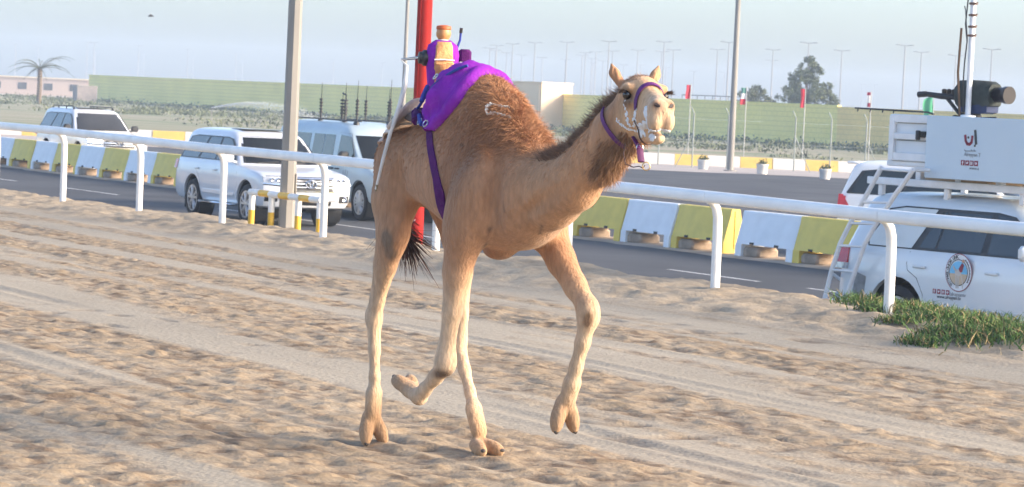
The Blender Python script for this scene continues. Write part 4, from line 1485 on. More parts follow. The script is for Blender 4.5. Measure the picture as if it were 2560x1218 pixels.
def make_suv(name, label, loc, rz, paint, lit=False, ws=None, variant='bar', mirror_m=None, rails=False, front_detail=True):
    c = Car(name, label, 'car', loc, rz, LC_LV, paint)
    c.wz = .40
    c.finish_shell((1.42, -1.43), .475, .84, .28)
    c.wheels((1.42, -1.43), .40, .835, .285)
    for sg in (1, -1):
        side_windows_suv(c, sg, glass_d)
        c.mirror(.72, 1.20, sg, mirror_m or paint)
        c.handles((-.22, -1.18), 1.02, sg, paint)
        c.seam([(.92, .48), (.96, .75), (.94, 1.0), (.86, 1.19)], sg)
        c.seam([(-.34, .46), (-.34, 1.19)], sg)
        c.seam([(-.98, .50), (-.99, .72), (-1.12, .90), (-1.28, 1.0), (-1.28, 1.19)], sg)
        b = MB(); b.rbox((.0, sg * .99, .36), (1.75, .17, .05), .02); b.build('running_board', chrome if paint is not paint_silver else alloy, c.t)
        b = MB(); b.rbox((-.02, sg * .983, .58), (1.7, .025, .09), .01); b.build('side_moulding', paint, c.t)
        b = MB(); b.box((-1.80, sg * .86, .32), (.03, .24, .26)); b.build('mud_flap', black_trim, c.t, smooth=False)
        # tail lamp
        b = MB(); pts = [(-2.30, .98), (-2.30, 1.17), (-2.44, 1.17), (-2.44, .98)]
        b.prism([c.side(x, z, sg, .004) for x, z in pts], (0, sg * .012, 0)); b.build('tail_lamp', lamp_red, c.t)
    # windscreen and rear window, following the bow
    c.front_panel('windscreen_frame', -.88, .88, 1.205, 1.735, black_trim, .006, .012, 12, fn=c.front_rel)
    c.front_panel('windscreen', -.83, .83, 1.228, 1.71, ws or glass_w, .013, .012, 12, fn=c.front_rel)
    c.front_panel('rear_window', -.62, .62, 1.25, 1.66, glass_d, .008, .012, 8, fn=c.rear)
    b = MB(); b.tube([c.front(-.55, 1.215, .02), c.front(-.1, 1.25, .025)], .012, 6); b.tube([c.front(.05, 1.215, .02), c.front(.5, 1.25, .025)], .012, 6); b.build('wiper', black_trim, c.t)
    b = MB(); b.rbox((-.35, 0, 1.864), (.75, .9, .012), .005); b.build('sunroof', glass_d, c.t)
    c.front_panel('bonnet_gap', -.86, .86, .992, 1.004, black_trim, .003, .02, 10)
    if front_detail:
        suv_front(c, paint, lit)
    if rails:
        for sg in (1, -1):
            b = MB(); b.tube([(.05, sg * .62, 1.83), (-.05, sg * .62, 1.90), (-1.9, sg * .60, 1.90), (-2.0, sg * .60, 1.83)], .018, 8)
            for x in (-.05, -.7, -1.4): b.tube([(x, sg * .62, 1.80), (x, sg * .62, 1.90)], .02, 6)
            b.build('roof_rail', black_trim, c.t)
    return c

# white car coming along the near lane
suv1 = make_suv('white_car', 'white off-road car with chrome grille driving behind the tall grey lamp post', trk(60.15, 25.42, ROAD_Z), ROAD_ROT, paint_pearl)
# parked-up car beyond the barriers, lamps on
fa, fz = on_perp(298, 365, 33.4)
suv2 = make_suv('white_car', 'white off-road car with lit headlamps and roof rails behind the row of barriers', trk(fa + 2.35, 33.4, ROAD_Z), ROAD_ROT, paint_white, lit=True, ws=glass_dk, mirror_m=black_trim, rails=True)

# ---- pale van with aerials
VAN_LV = [(.36, 2.40, -2.86, .90), (.42, 2.56, -2.96, .96), (.55, 2.62, -2.98, .99), (.75, 2.62, -2.98, 1.0), (.95, 2.60, -2.98, 1.0), (1.04, 2.52, -2.98, .995), (1.10, 2.36, -2.98, .99), (1.16, 2.12, -2.98, .985), (1.21, 1.86, -2.98, .98), (1.25, 1.74, -2.98, .97),
          (1.50, 1.458, -2.962, .9314), (1.80, 1.12, -2.94, .885), (1.90, .98, -2.92, .85), (1.98, .75, -2.86, .77), (2.04, .35, -2.75, .60), (2.07, -.1, -2.5, .38), (2.08, -.5, -2.2, .15)]
van = Car('van', 'pale blue white panel van with a row of black aerials on its roof', 'van', trk(63.45, 29.26, ROAD_Z), ROAD_ROT, VAN_LV, paint_pale, bow=.22, rbow=.05)
van.wz = .385
van.finish_shell((1.75, -1.68), .455, .86, .25)
van.wheels((1.75, -1.68), .385, .86, .25, spokes=8)
for sg in (1, -1):
    van.side_pane('window', [(1.40, 1.30), (1.02, 1.76), (.52, 1.79), (.50, 1.30)], glass_d, sg, .006)
    van.side_pane('window', [(.26, 1.31), (.24, 1.78), (-.28, 1.78), (-.28, 1.31)], glass_d, sg, .006)
    van.side_pane('window', [(-.32, 1.31), (-.32, 1.78), (-.88, 1.78), (-.88, 1.31)], glass_d, sg, .006)
    van.side_pane('window', [(-1.06, 1.31), (-1.06, 1.78), (-1.85, 1.78), (-1.85, 1.31)], glass_d, sg, .006)
    van.side_pane('window', [(-2.0, 1.31), (-2.0, 1.78), (-2.75, 1.76), (-2.78, 1.31)], glass_d, sg, .006)
    van.mirror(1.18, 1.27, sg, black_trim, .15)
    van.handles((.60, .30), 1.06, sg, black_trim)
    van.seam([(1.46, .55), (1.50, 1.2), (1.06, 1.82), (.45, 1.84), (.43, .48)], sg)
    van.seam([(.38, .48), (.36, 1.84)], sg); van.seam([(-.95, .48), (-.95, 1.84)], sg)
    b = MB(); b.rbox((.05, sg * 1.0, .50), (2.4, .03, .10), .01); b.build('side_moulding', mat('grey_trim', (.20, .21, .22), .6), van.t)
    for dz, ww in ((.0, .26), (-.06, .20), (-.12, .16)):
        b = MB(); b.prism([van.side(1.06 + a_ * ww, .86 + dz + c_ * .014, sg, .003) for a_, c_ in ((-.5, -1), (.5, -1), (.5, 1), (-.5, 1))], (0, sg * .003, 0)); b.build('lettering_line', mat('faded_print', (.30, .34, .37), .7), van.t, smooth=False)
    for k in range(3):
        b = MB(); b.prism([van.side(.93 + k * .11 + a_ * .035, .98 + c_ * (.055 + .02 * (k % 2)), sg, .003) for a_, c_ in ((-.5, -1), (.5, -1), (.8, 1), (-.2, 1))], (0, sg * .003, 0)); b.build('lettering', mat('faded_print', (.30, .34, .37), .7), van.t, smooth=False)
van.front_panel('windscreen', -.86, .86, 1.29, 1.79, glass_w, .012, .014, 12, fn=van.front_rel)
van.front_panel('grille', -.55, .55, .78, 1.0, black_trim, .01, .02, 8)
van.front_panel('bumper', -.93, .93, .48, .66, mat('grey_bumper', (.30, .31, .32), .6), .05, .10, 12)
for sg in (1, -1):
    van.front_panel('headlamp', sg * .60, sg * .92, .80, .98, lamp_clear, .012, .02, 5)
b = MB(); b.box((0, 0, 0), (.01, .01, .01))
for k, (x, y, h, thick) in enumerate(((.42, -.50, .95, .022), (.40, .30, 1.0, .02), (-.25, -.48, .90, .02), (-.62, -.30, .62, .03), (-.80, -.30, .66, .03), (-1.55, -.48, .88, .022), (-.1, .5, .8, .02), (-1.2, .45, .85, .02))):
    b = MB()
    z0 = 2.02
    b.lathe([(.07, z0 - .03), (.07, z0 + .03), (.04, z0 + .08)], 12, c=(x, y, 0))
    b.tube([(x, y, z0 + .02), (x, y, z0 + h * .58)], thick, 8)
    for q in range(5): b.lathe([(thick, z0 + .2 + q * .07), (thick + .022, z0 + .21 + q * .07), (thick + .022, z0 + .235 + q * .07), (thick, z0 + .245 + q * .07)], 8, c=(x, y, 0))
    b.tube([(x, y, z0 + h * .58), (x + .02, y, z0 + h)], [.009, .005], 6)
    b.build('aerial', black_trim, van.t)
b = MB(); b.tube([(-.62, -.30, 2.64), (-.80, -.30, 2.68)], .02, 6); b.build('aerial_brace', black_trim, van.t)
for sg in (-.55, .5):
    b = MB(); b.tube([(.8, sg, 2.09), (-2.6, sg, 2.10)], .016, 6); b.build('roof_bar', black_trim, van.t)

# ---- white car behind the right-hand barriers, seen from its rear quarter
pr = at_y(2098, 545, 62.5)
def place_rear(px, Y, heading_deg, dx, dy):
    """origin so that local point (dx, dy) stands at pixel column px at depth Y"""
    h = math.radians(heading_deg)
    fwd = Vector((math.sin(h), -math.cos(h), 0)); rgt = Vector((-math.cos(h), -math.sin(h), 0))
    q = at_y(px, 500, Y)
    o_ = q - fwd * dx - rgt * (-dy)
    return Vector((o_.x, o_.y, ROAD_Z)), math.atan2(fwd.y, fwd.x)
loc, rz = place_rear(2090, 61.0, 68, -2.5, -.9)
suv3 = make_suv('white_car', 'white off-road car with red tail lamp parked past the barrier gap', loc, rz, paint_white)
for sg in (-1,):
    b = MB(); b.prism([suv3.side(x, z, sg, .006) for x, z in ((-2.20, .96), (-2.36, 1.20), (-2.44, 1.20), (-2.44, .92))], (0, sg * .016, 0)); b.build('tail_lamp', lamp_red, suv3.t)
    suv3.side_pane('number_vent', [(-1.95, .72), (-1.95, .78), (-2.2, .78), (-2.2, .72)], black_trim, sg, .006)
b = MB(); b.rbox((-2.30, 0, 1.80), (.24, 1.1, .05), .02); b.build('spoiler', paint_white, suv3.t)

# ---- broadcast car on the right with ladder, roof deck and booth
HB = math.radians(36)
fwdB, rgtB = Vector((math.sin(HB), -math.cos(HB), 0)), Vector((-math.cos(HB), -math.sin(HB), 0))
rotB = math.atan2(fwdB.y, fwdB.x)
locB = Vector((4.52, 36.59, 0)) + fwdB * 1.43 - rgtB * .84; locB.z = ROAD_Z
def loc_on_side(px, py, rr):
    """pixel to car-local (x, z) on the vertical plane rr metres to the car's right"""
    v = ray(px, py); c0 = Vector((0, 0, CAMZ))
    t = ((locB + rgtB * rr) - c0).dot(rgtB) / v.dot(rgtB)
    P = c0 + v * t - locB
    return P.dot(fwdB), P.z
bc = Car('broadcast_car', 'silver white off-road car carrying a roof deck, ladder and camera booth', 'car', locB, rotB, LC_LV, paint_silver)
bc.wz = .40
bc.finish_shell((1.42, -1.43), .475, .84, .28)
bc.wheels((1.42, -1.43), .40, .835, .285)
blank = mat('white_window_film', (.60, .66, .68), .35, var=.05)
for sg in (1, -1):
    bc.side_pane('window_trim', [(.76, 1.215), (.40, 1.55), (.22, 1.665), (-.05, 1.70), (-1.56, 1.70), (-1.82, 1.66), (-2.04, 1.30), (-2.0, 1.215)], black_trim, sg, .0035)
    bc.side_pane('window', [(.64, 1.235), (.34, 1.54), (.16, 1.645), (.06, 1.665), (-.04, 1.668), (-.06, 1.235)], glass_d, sg, .007)
    bc.side_pane('window', [(-.16, 1.245), (-.14, 1.665), (-.80, 1.665), (-.86, 1.245)], glass_d, sg, .007)
    bc.side_pane('window', [(-.90, 1.245), (-.85, 1.665), (-.93, 1.665), (-1.16, 1.245)], glass_d, sg, .007)
    bc.side_pane('covered_window', [(-1.28, 1.23), (-1.02, 1.682), (-1.55, 1.682), (-1.79, 1.645), (-2.01, 1.30), (-1.98, 1.23)], blank, sg, .007)
    bc.mirror(.72, 1.20, sg, paint_silver)
    bc.handles((.10, -1.06), 1.03, sg, paint_silver)
    bc.seam([(-.10, .46), (-.10, 1.19)], sg)
    bc.seam([(-.98, .50), (-.99, .72), (-1.10, .90), (-1.26, .98), (-1.29, 1.06), (-1.28, 1.19)], sg)
    b = MB(); b.rbox((.0, sg * .99, .36), (1.75, .17, .05), .02); b.build('running_board', alloy, bc.t)
    b = MB(); b.rbox((-.02, sg * .983, .56), (1.7, .022, .13), .01); b.build('side_moulding', mat('grey_moulding', (.45, .50, .52), .5), bc.t)
    b = MB(); b.prism([bc.side(x, z, sg, .004) for x, z in ((-2.26, 1.0), (-2.30, 1.20), (-2.45, 1.20), (-2.45, 1.0))], (0, sg * .02, 0)); b.build('tail_lamp', lamp_red, bc.t)
    b = MB(); b.prism([bc.side(x, z, sg, .004) for x, z in ((-2.26, .93), (-2.26, .995), (-2.45, .995), (-2.45, .93))], (0, sg * .02, 0)); b.build('reverse_lamp', lamp_clear, bc.t)
    b = MB(); b.prism([bc.side(x, z, sg, .003) for x, z in ((-1.98, .55), (-1.94, .86), (-2.10, .90), (-2.20, .56))], (0, sg * .004, 0)); b.build('quarter_reflection', mat('scuff_reflection_grey', (.26, .28, .30), .4, var=.4, scale=7), bc.t, smooth=False)  # dark reflection on the rear quarter panel, painted as a grey patch
bc.front_panel('windscreen', -.83, .83, 1.228, 1.71, glass_w, .012, .012, 12, fn=bc.front_rel)
suv_front(bc, paint_silver)
bc.front_panel('rear_window', -.62, .62, 1.25, 1.66, glass_d, .008, .012, 8, fn=bc.rear)
bc.front_panel('tailgate_plate', -.28, .28, .80, .92, paint_white, .02, .02, 4, fn=bc.rear)
b = MB(); b.rbox((-2.66, -.55, .40), (.42, .95, .05), .015); b.build('rear_step', alloy, bc.t)
b = MB(); b.rbox((-2.58, 0, .55), (.16, 1.7, .18), .04); b.build('rear_bumper', mat('scuff_reflection_grey', (.26, .28, .30), .4), bc.t)
# ladder leaning at the rear corner: two bent stiles and the rungs between them
wpaint = mat('ladder_white', (.74, .75, .76), .5, var=.10, scale=6)
sL = [loc_on_side(px, py, 1.10) for px, py in ((2062, 748), (2078, 680), (2100, 610), (2125, 560), (2165, 490), (2204, 418))]
sR = [loc_on_side(px, py, 1.10) for px, py in ((2112, 752), (2140, 672), (2162, 610), (2190, 560), (2236, 490), (2284, 424))]
lad = []
for nm, pts_ in (('stile', sL), ('stile', sR)):
    b = MB(); b.tube([(x, -1.10, z) for x, z in pts_], .030, 8); lo = b.build('ladder_' + nm, wpaint, bc.t)
def along(pl_, t):
    d_ = [0]
    for p, q in zip(pl_[:-1], pl_[1:]): d_.append(d_[-1] + math.hypot(q[0] - p[0], q[1] - p[1]))
    t *= d_[-1]
    return np.interp(t, d_, [p[0] for p in pl_]), np.interp(t, d_, [p[1] for p in pl_])
for t in (.20, .37, .545, .72, .985):
    p, q = along(sL, t), along(sR, t)
    b = MB(); b.tube([(p[0], -1.10, p[1]), (q[0], -1.10, q[1])], .024, 8, flat=.7); b.build('ladder_rung', wpaint, bc.t)
q0 = sL[0]; q1 = sR[0]
b = MB(); b.rbox(((q0[0] + q1[0]) / 2, -1.02, q0[1] - .03), (abs(q1[0] - q0[0]) + .25, .28, .06), .015); b.build('ladder_foot', wpaint, bc.t)
b = MB(); b.tube([(sL[1][0] - .02, -1.10, sL[1][1]), (-2.58, -.8, sL[1][1] - .1)], .02, 6); b.build('ladder_bracket', wpaint, bc.t)
b = MB(); b.tube([(sR[-1][0], -1.10, sR[-1][1]), (sR[-1][0] + .02, -.6, sR[-1][1])], .024, 6); b.build('ladder_bracket', wpaint, bc.t)
# roof rack and raised deck
rk = MB()
for sg in (1, -1):
    rk.rbox((-.70, sg * .70, 1.965), (3.2, .05, .085), .01)
for x in (-2.2, -1.4, -.6, .2, .8): rk.rbox((x, 0, 1.955), (.05, 1.36, .05), .01)
for x in (-2.1, -1.0, .2, .75):
    for sg in (1, -1): rk.rbox((x, sg * .66, 1.86), (.08, .06, .13), .01)
rk.build('roof_rack', wpaint, bc.t)
dk = MB()
xa, za = loc_on_side(2215, 412, .75)
for x in (xa + .45, -.85, -.2, .7):
    for sg in (1, -1): dk.rbox((x, sg * .62, 2.075), (.09, .09, .15), .01)
DZ = 2.20
dk.rbox(((xa + .9) / 2, 0, DZ - .02), (.9 - xa, 1.5, .07), .015)
dk.build('deck', wpaint, bc.t)
b = MB(); b.rbox((-.9, -.35, 2.02), (1.0, .6, .06), .01); b.build('wooden_board', mat('plywood', (.42, .29, .17), .8, var=.25, scale=8), bc.t)
b = MB(); b.rbox((.35, -.45, 2.06), (.5, .3, .13), .02); b.build('cardboard_box', mat('cardboard', (.52, .36, .22), .85), bc.t)
b = MB()
for dx in (-.18, .0, .2): b.tube([(.72, -.55, 2.17), (.72 + dx, -.62 - abs(dx) * .3, 2.02)], .013, 6)
b.build('folded_tripod', black_trim, bc.t)
# booth: ribbed rear part and a flat printed panel in front of it
x0, zb0 = loc_on_side(2217, 410, .80); _, zt0 = loc_on_side(2217, 284, .80)
x1, _ = loc_on_side(2316, 350, .80)
BT = zt0
rib_m = mat('booth_panel', (.66, .70, .73), .5, var=.06, scale=3)
b = MB(); b.box(((x0 + .9) / 2, 0, (DZ + .018 + BT) / 2), (.9 - x0, 1.50, BT - DZ - .018)); bo = b.build('booth', rib_m, bc.t, smooth=False)
hB = BT - DZ - .02
frame_b = MB()
for z_, h_ in ((BT - .05, .09), (DZ + .02 + hB * .52, .07), (DZ + .06, .09)):
    frame_b.rbox(((x0 + x1) / 2 + .03, -.768, z_), (x1 - x0 + .06, .034, h_), .006)
frame_b.rbox((x0 + .04, -.772, (DZ + BT) / 2), (.085, .042, hB - .01), .006)
frame_b.build('booth_frame', wpaint, bc.t)
for z_ in (DZ + .02 + hB * .82, DZ + .02 + hB * .44, DZ + .02 + hB * .12):
    b = MB(); b.box(((x0 + x1) / 2 + .05, -.757, z_), (x1 - x0 - .12, .012, .018)); b.build('shadow_gap', mat('grey_gap', (.20, .23, .24), .7), bc.t, smooth=False)
b = MB(); b.rbox((x1 - .08, -.80, DZ + hB * .62), (.11, .07, .07), .01); b.rbox((x1 - .10, -.84, DZ + hB * .60), (.05, .05, .11), .01); b.build('clamp', black_trim, bc.t)
px0, pzb = loc_on_side(2312, 444, .86); _, pzt = loc_on_side(2312, 288, .86)
PNL = -.86
b = MB(); b.rbox(((px0 + 1.05) / 2, PNL + .0, (pzb + pzt) / 2), (1.05 - px0, .03, pzt - pzb), .006); b.build('printed_panel', mat('panel_pale', (.50, .60, .68), .35, var=.04, scale=1.0), bc.t)
b = MB(); b.rbox(((px0 + 1.05) / 2, -.80, pzt - .05), (.9 - px0, .07, .05), .006); b.rbox(((px0 + 1.05) / 2, -.80, DZ + .05), (.9 - px0, .07, .05), .006); b.build('panel_batten', wpaint, bc.t)
maroon = mat('print_maroon', (.24, .02, .045), .5)
ink = mat('print_black', (.025, .03, .035), .5)
grey_ink = mat('print_grey', (.22, .24, .27), .6)
print_white = mat('print_white', (.72, .76, .80), .5)
print_blue = mat('print_sky_blue', (.16, .50, .78), .5)
print_sand = mat('print_sand', (.52, .42, .30), .5)

def flat_print(name, polys, plane_y, m, parent, th=.002, mirror=1):
    """flat lettering: polygons of (x, z) on the right flank"""
    b = MB()
    for pl_ in polys: b.prism([(x, plane_y, z) for x, z in pl_], (0, -th, 0))
    return b.build(name, m, parent, smooth=False)

def stroke(pts, wd):
    """thick polyline as quads"""
    out = []
    for (xa_, za_), (xb_, zb_) in zip(pts[:-1], pts[1:]):
        dx, dz = xb_ - xa_, zb_ - za_; l = math.hypot(dx, dz) or 1
        nx, nz = -dz / l * wd / 2, dx / l * wd / 2; ex, ez = dx / l * wd * .25, dz / l * wd * .25
        out.append([(xa_ + nx - ex, za_ + nz - ez), (xa_ - nx - ex, za_ - nz - ez), (xb_ - nx + ex, zb_ - nz + ez), (xb_ + nx + ex, zb_ + nz + ez)])
    return out
def disc(cx, cz, r, n=16, rz_=None):
    return [(cx + r * math.cos(a), cz + (rz_ or r) * math.sin(a)) for a in np.linspace(0, 2 * math.pi, n + 1)[:-1]]

def text_mesh(txt, size, m, loc, parent, name, rot=0.0, spacing=1.0):
    cu = bpy.data.curves.new(name, 'FONT'); cu.body = txt; cu.size = size; cu.align_x = 'CENTER'; cu.align_y = 'CENTER'; cu.space_character = spacing; cu.extrude = .0008
    to = bpy.data.objects.new(name, cu); COL.objects.link(to)
    bpy.context.view_layer.update()
    me_ = bpy.data.meshes.new_from_object(to.evaluated_get(bpy.context.evaluated_depsgraph_get()))
    bpy.data.objects.remove(to); bpy.data.curves.remove(cu)
    # text lies in its x-y plane; stand it on the right flank, reading towards the front
    R_ = Matrix.Rotation(math.radians(90), 4, 'X') @ Matrix.Rotation(rot, 4, 'Z')
    me_.transform(Matrix.Translation(loc) @ R_)
    return link(name, me_, m, parent)

PY = PNL - .0175
def pp(px, py): return loc_on_side(px, py, .878)
# letters on the booth panel
ux, uz = pp(2412, 340)
def rel(px, py): return pp(px, py)
U = [rel(2413, 339), rel(2414, 352), rel(2418, 360), rel(2424, 361), rel(2429, 356), rel(2431, 341)]
flat_print('letter', stroke(U, .034), PY, maroon, bc.t)
flat_print('letter_dot', [disc(*rel(2421, 344), .014)], PY, ink, bc.t)
flat_print('letter', stroke([rel(2438, 327), rel(2440, 360)], .036) + [disc(*rel(2437, 365), .014)], PY, ink, bc.t)
flat_print('small_script', stroke([rel(2411, 375), rel(2414, 378), rel(2425, 378), rel(2440, 378)], .010) + stroke([rel(2428, 374), rel(2430, 378)], .008) + stroke([rel(2435, 374), rel(2436, 378)], .008), PY, grey_ink, bc.t)
tx, tz = rel(2426, 387); text_mesh('Alrayyan T', .060, grey_ink, (tx + .03, PY - .001, tz), bc.t, 'caption')
def icons(at, sz, gap, plane, parent):
    cx, cz = at
    for k in range(4):
        x = cx + k * gap
        flat_print('icon_square', [[(x - sz, cz - sz), (x + sz, cz - sz), (x + sz, cz + sz), (x - sz, cz + sz)]], plane, maroon, parent)
        pl2 = plane - .003
        if k == 0: flat_print('icon_mark', stroke([(x + .35 * sz, cz + .6 * sz), (x, cz + .5 * sz), (x, cz - .75 * sz)], .3 * sz) + stroke([(x - .35 * sz, cz + .05 * sz), (x + .35 * sz, cz + .05 * sz)], .28 * sz), pl2, print_white, parent)
        elif k == 1: flat_print('icon_mark', [[(x - .65 * sz, cz + .4 * sz), (x - .05 * sz, cz + .1 * sz), (x + .25 * sz, cz + .55 * sz), (x + .65 * sz, cz + .3 * sz), (x + .3 * sz, cz - .3 * sz), (x - .6 * sz, cz - .5 * sz), (x - .2 * sz, cz - .25 * sz)]], pl2, print_white, parent)
        elif k == 2: flat_print('icon_mark', stroke([(x - .5 * sz, cz - .5 * sz), (x + .5 * sz, cz - .5 * sz), (x + .5 * sz, cz + .5 * sz), (x - .5 * sz, cz + .5 * sz), (x - .5 * sz, cz - .5 * sz)], .16 * sz) + [disc(x, cz, .26 * sz, 10)], pl2, print_white, parent)
        else: flat_print('icon_mark', [disc(x, cz, .62 * sz, 14, .45 * sz)], pl2, print_white, parent); flat_print('icon_mark', [[(x - .15 * sz, cz - .22 * sz), (x + .28 * sz, cz), (x - .15 * sz, cz + .22 * sz)]], pl2 - .003, maroon, parent)
ia = rel(2407, 407); ib = rel(2418, 408)
icons(ia, .029, ib[0] - ia[0], PY, bc.t)
tx, tz = rel(2432, 421); text_mesh('www.a', .055, grey_ink, (tx + .02, PY - .001, tz), bc.t, 'caption')
# round emblem on the rear door and the lines below it
DY = -(bc.L(.92)[2] + .004)
def dp(px, py): return loc_on_side(px, py, -DY)
ex, ez = dp(2397, 682); er = abs(dp(2397, 634)[1] - ez)
def ring_poly(r0, r1, n=40, a0=0, a1=2 * math.pi):
    aa = np.linspace(a0, a1, n + 1)
    return [[(ex + r0 * math.cos(a), ez + r0 * math.sin(a)), (ex + r1 * math.cos(a), ez + r1 * math.sin(a)), (ex + r1 * math.cos(b_), ez + r1 * math.sin(b_)), (ex + r0 * math.cos(b_), ez + r0 * math.sin(b_))] for a, b_ in zip(aa[:-1], aa[1:])]
flat_print('emblem_rim', [disc(ex, ez, er, 40)], DY, maroon, bc.t, .002)
flat_print('emblem_field', [disc(ex, ez, er * .955, 40)], DY - .003, print_white, bc.t, .001)
flat_print('emblem_line', ring_poly(er * .66, er * .70), DY - .006, ink, bc.t, .001)
a = np.linspace(0, math.pi, 20); R2 = er * .66
flat_print('emblem_sky', [[(ex + R2 * math.cos(q), ez - .06 * er + (R2 * math.sin(q)) * 1.0 + .0) for q in np.linspace(-.09, math.pi + .09, 22)]], DY - .0045, print_blue, bc.t, .001)
flat_print('emblem_ground', [[(ex + R2 * math.cos(q), ez + R2 * math.sin(q)) for q in np.linspace(math.pi + .09, 2 * math.pi - .09, 22)]], DY - .0055, print_sand, bc.t, .001)
# little camel and rider drawn on it
k = er
cam_poly = stroke([(ex - .38 * k, ez + .30 * k), (ex - .30 * k, ez + .18 * k), (ex - .16 * k, ez + .10 * k)], .10 * k) + [[(ex - .26 * k, ez + .12 * k), (ex + .16 * k, ez + .20 * k), (ex + .24 * k, ez - .08 * k), (ex - .02 * k, ez - .20 * k), (ex - .24 * k, ez - .10 * k)]]
for (xa_, xb_) in ((-.18, -.16), (-.05, -.08), (.10, .02), (.2, .34)): cam_poly += stroke([(ex + xa_ * k, ez - .1 * k), (ex + xb_ * k, ez - .45 * k), (ex + (xb_ + .03) * k, ez - .80 * k)], .055 * k)
flat_print('emblem_camel', cam_poly, DY - .008, mat('print_pale_grey', (.55, .53, .50), .6), bc.t, .001)
flat_print('emblem_rider', [[(ex + .02 * k, ez + .20 * k), (ex + .26 * k, ez + .52 * k), (ex + .40 * k, ez + .42 * k), (ex + .30 * k, ez + .05 * k), (ex + .14 * k, ez + .02 * k)]], DY - .0105, maroon, bc.t, .001)
flat_print('emblem_rider_head', [disc(ex + .34 * k, ez + .62 * k, .10 * k)], DY - .0105, mat('print_tan', (.55, .33, .22), .6), bc.t, .001)
txt = 'CAMEL RACING COMMITTEE'
for i, ch in enumerate(txt):
    if ch == ' ': continue
    aa = math.radians(95 + i * 6.6)
    text_mesh(ch, er * .26, ink, (ex + er * .82 * math.cos(aa), DY - .007, ez + er * .82 * math.sin(aa)), bc.t, 'emblem_letter', aa - math.pi / 2)
for i in range(9):
    aa = math.radians(52 - i * 10.5)
    c_ = (ex + er * .82 * math.cos(aa), ez + er * .82 * math.sin(aa)); tx_ = (-math.sin(aa), math.cos(aa))
    flat_print('emblem_script', stroke([(c_[0] - tx_[0] * er * .06, c_[1] - tx_[1] * er * .06), (c_[0] + tx_[0] * er * .06, c_[1] + tx_[1] * er * .06)], er * .05) + [disc(c_[0] + math.cos(aa) * er * .06, c_[1] + math.sin(aa) * er * .06, er * .022, 8)], DY - .007, ink, bc.t, .001)
DY2 = -(bc.L(.70)[2] + .004)
ia = loc_on_side(2336, 728, -DY2); ib = loc_on_side(2347, 729.5, -DY2)
icons(ia, .026, ib[0] - ia[0], DY2, bc.t)
q_ = loc_on_side(2394, 737, -DY2); text_mesh('/alrayyantv', .060, grey_ink, (q_[0], DY2 - .002, q_[1]), bc.t, 'caption')
q_ = loc_on_side(2372, 744, -DY2); text_mesh('www.alrayyan.tv', .058, ink, (q_[0], DY2 - .002, q_[1]), bc.t, 'caption')

# ---- camera, mast and boom on top of the booth
def on_booth(px, py, rr):
    x, z = loc_on_side(px, py, rr)
    return Vector((x, -rr, z))
def booth_thing(name, label, cat, x, y):
    o_ = thing(name, label, cat, locB + fwdB * x - rgtB * y + Vector((0, 0, BT)), rotB)
    return o_
c0 = on_booth(2436, 240, .45)
tv = booth_thing('broadcast_camera', 'black broadcast camera under a rain cover on the booth roof', 'camera', c0.x, c0.y)
hz_ = c0.z - BT
b = MB(); b.loft([[Vector((x, y * s_, hz_ + z * s_)) for y, z in ((-.10, -.13), (.10, -.13), (.14, -.05), (.14, .10), (.08, .17), (-.08, .17), (-.14, .10), (-.14, -.05))] for x, s_ in ((-.22, .78), (-.16, 1.0), (.05, 1.05), (.25, 1.0), (.34, .8))]); b.build('camera_body', mat('black_cover', (.025, .035, .032), .8, var=.4, scale=12, bump=.5, bscale=25), tv, angle=50)
b = MB(); b.loft([[Vector((x, y * s_, hz_ - .1 + z * s_)) for y, z in ((-.11, -.10), (.11, -.10), (.12, .02), (-.12, .02))] for x, s_ in ((-.16, .8), (.0, 1), (.2, 1), (.3, .8))]); b.build('cover_skirt', mat('navy_cover', (.02, .035, .09), .8, var=.3, scale=10), tv)
b = MB(); b.lathe([(.07, .34), (.085, .36), (.085, .48), (.10, .50), (.10, .56), (.02, .56)], 18, axis='x', c=(0, 0, hz_ + .02)); b.build('lens', mat('lens_glass', (.012, .012, .018), .3, spec=.2), tv)
b = MB(); b.tube([(-.20, 0, hz_ - .02), (-.42, -.10, hz_ - .02), (-.62, -.16, hz_ + .0)], [.035, .035, .03], 10); b.tube([(-.62, -.16, hz_), (-.72, -.19, hz_ - .01)], [.035, .035], 10)
b.tube([(-.38, -.08, hz_ - .02), (-.22, -.02, hz_ - .2), (-.02, 0, hz_ - .25)], .022, 8)
for x in (-.28, -.36, -.44): b.lathe([(.02, -.03), (.03, -.01), (.03, .03), (.01, .04)], 8, c=(x, -.05, hz_ + .03))
b.build('pan_handle', dark_p, tv)
b = MB(); b.lathe([(.09, hz_ - .30), (.10, hz_ - .24), (.07, hz_ - .18), (.05, hz_ - .12)], 14); b.build('fluid_head', dark_p, tv)
b = MB()
for a in (.4, 2.5, 4.6): b.tube([(0, 0, hz_ - .27), (.28 * math.cos(a), .28 * math.sin(a), .0)], [.028, .02], 8)
b.build('tripod', dark_p, tv)
c1 = on_booth(2422, 240, .62)
ms = booth_thing('antenna_mast', 'white pole mast with cable clips rising from the booth roof', 'mast', c1.x, c1.y)
b = MB(); b.lathe([(.09, 0), (.09, .02), (.032, .03), (.032, 2.2), (.026, 2.22), (.026, 3.0)], 14); b.build('pole', wpaint, ms)
for z_ in (1.15, 1.28, 1.02, .92):
    b = MB(); b.lathe([(.03, z_ - .015), (.05, z_ - .01), (.05, z_ + .01), (.03, z_ + .015)], 10); b.tube([(0, 0, z_), (.10, -.03, z_ + .01)], .008, 6); b.build('clip', mat('rusty_clip', (.16, .10, .08), .7), ms)
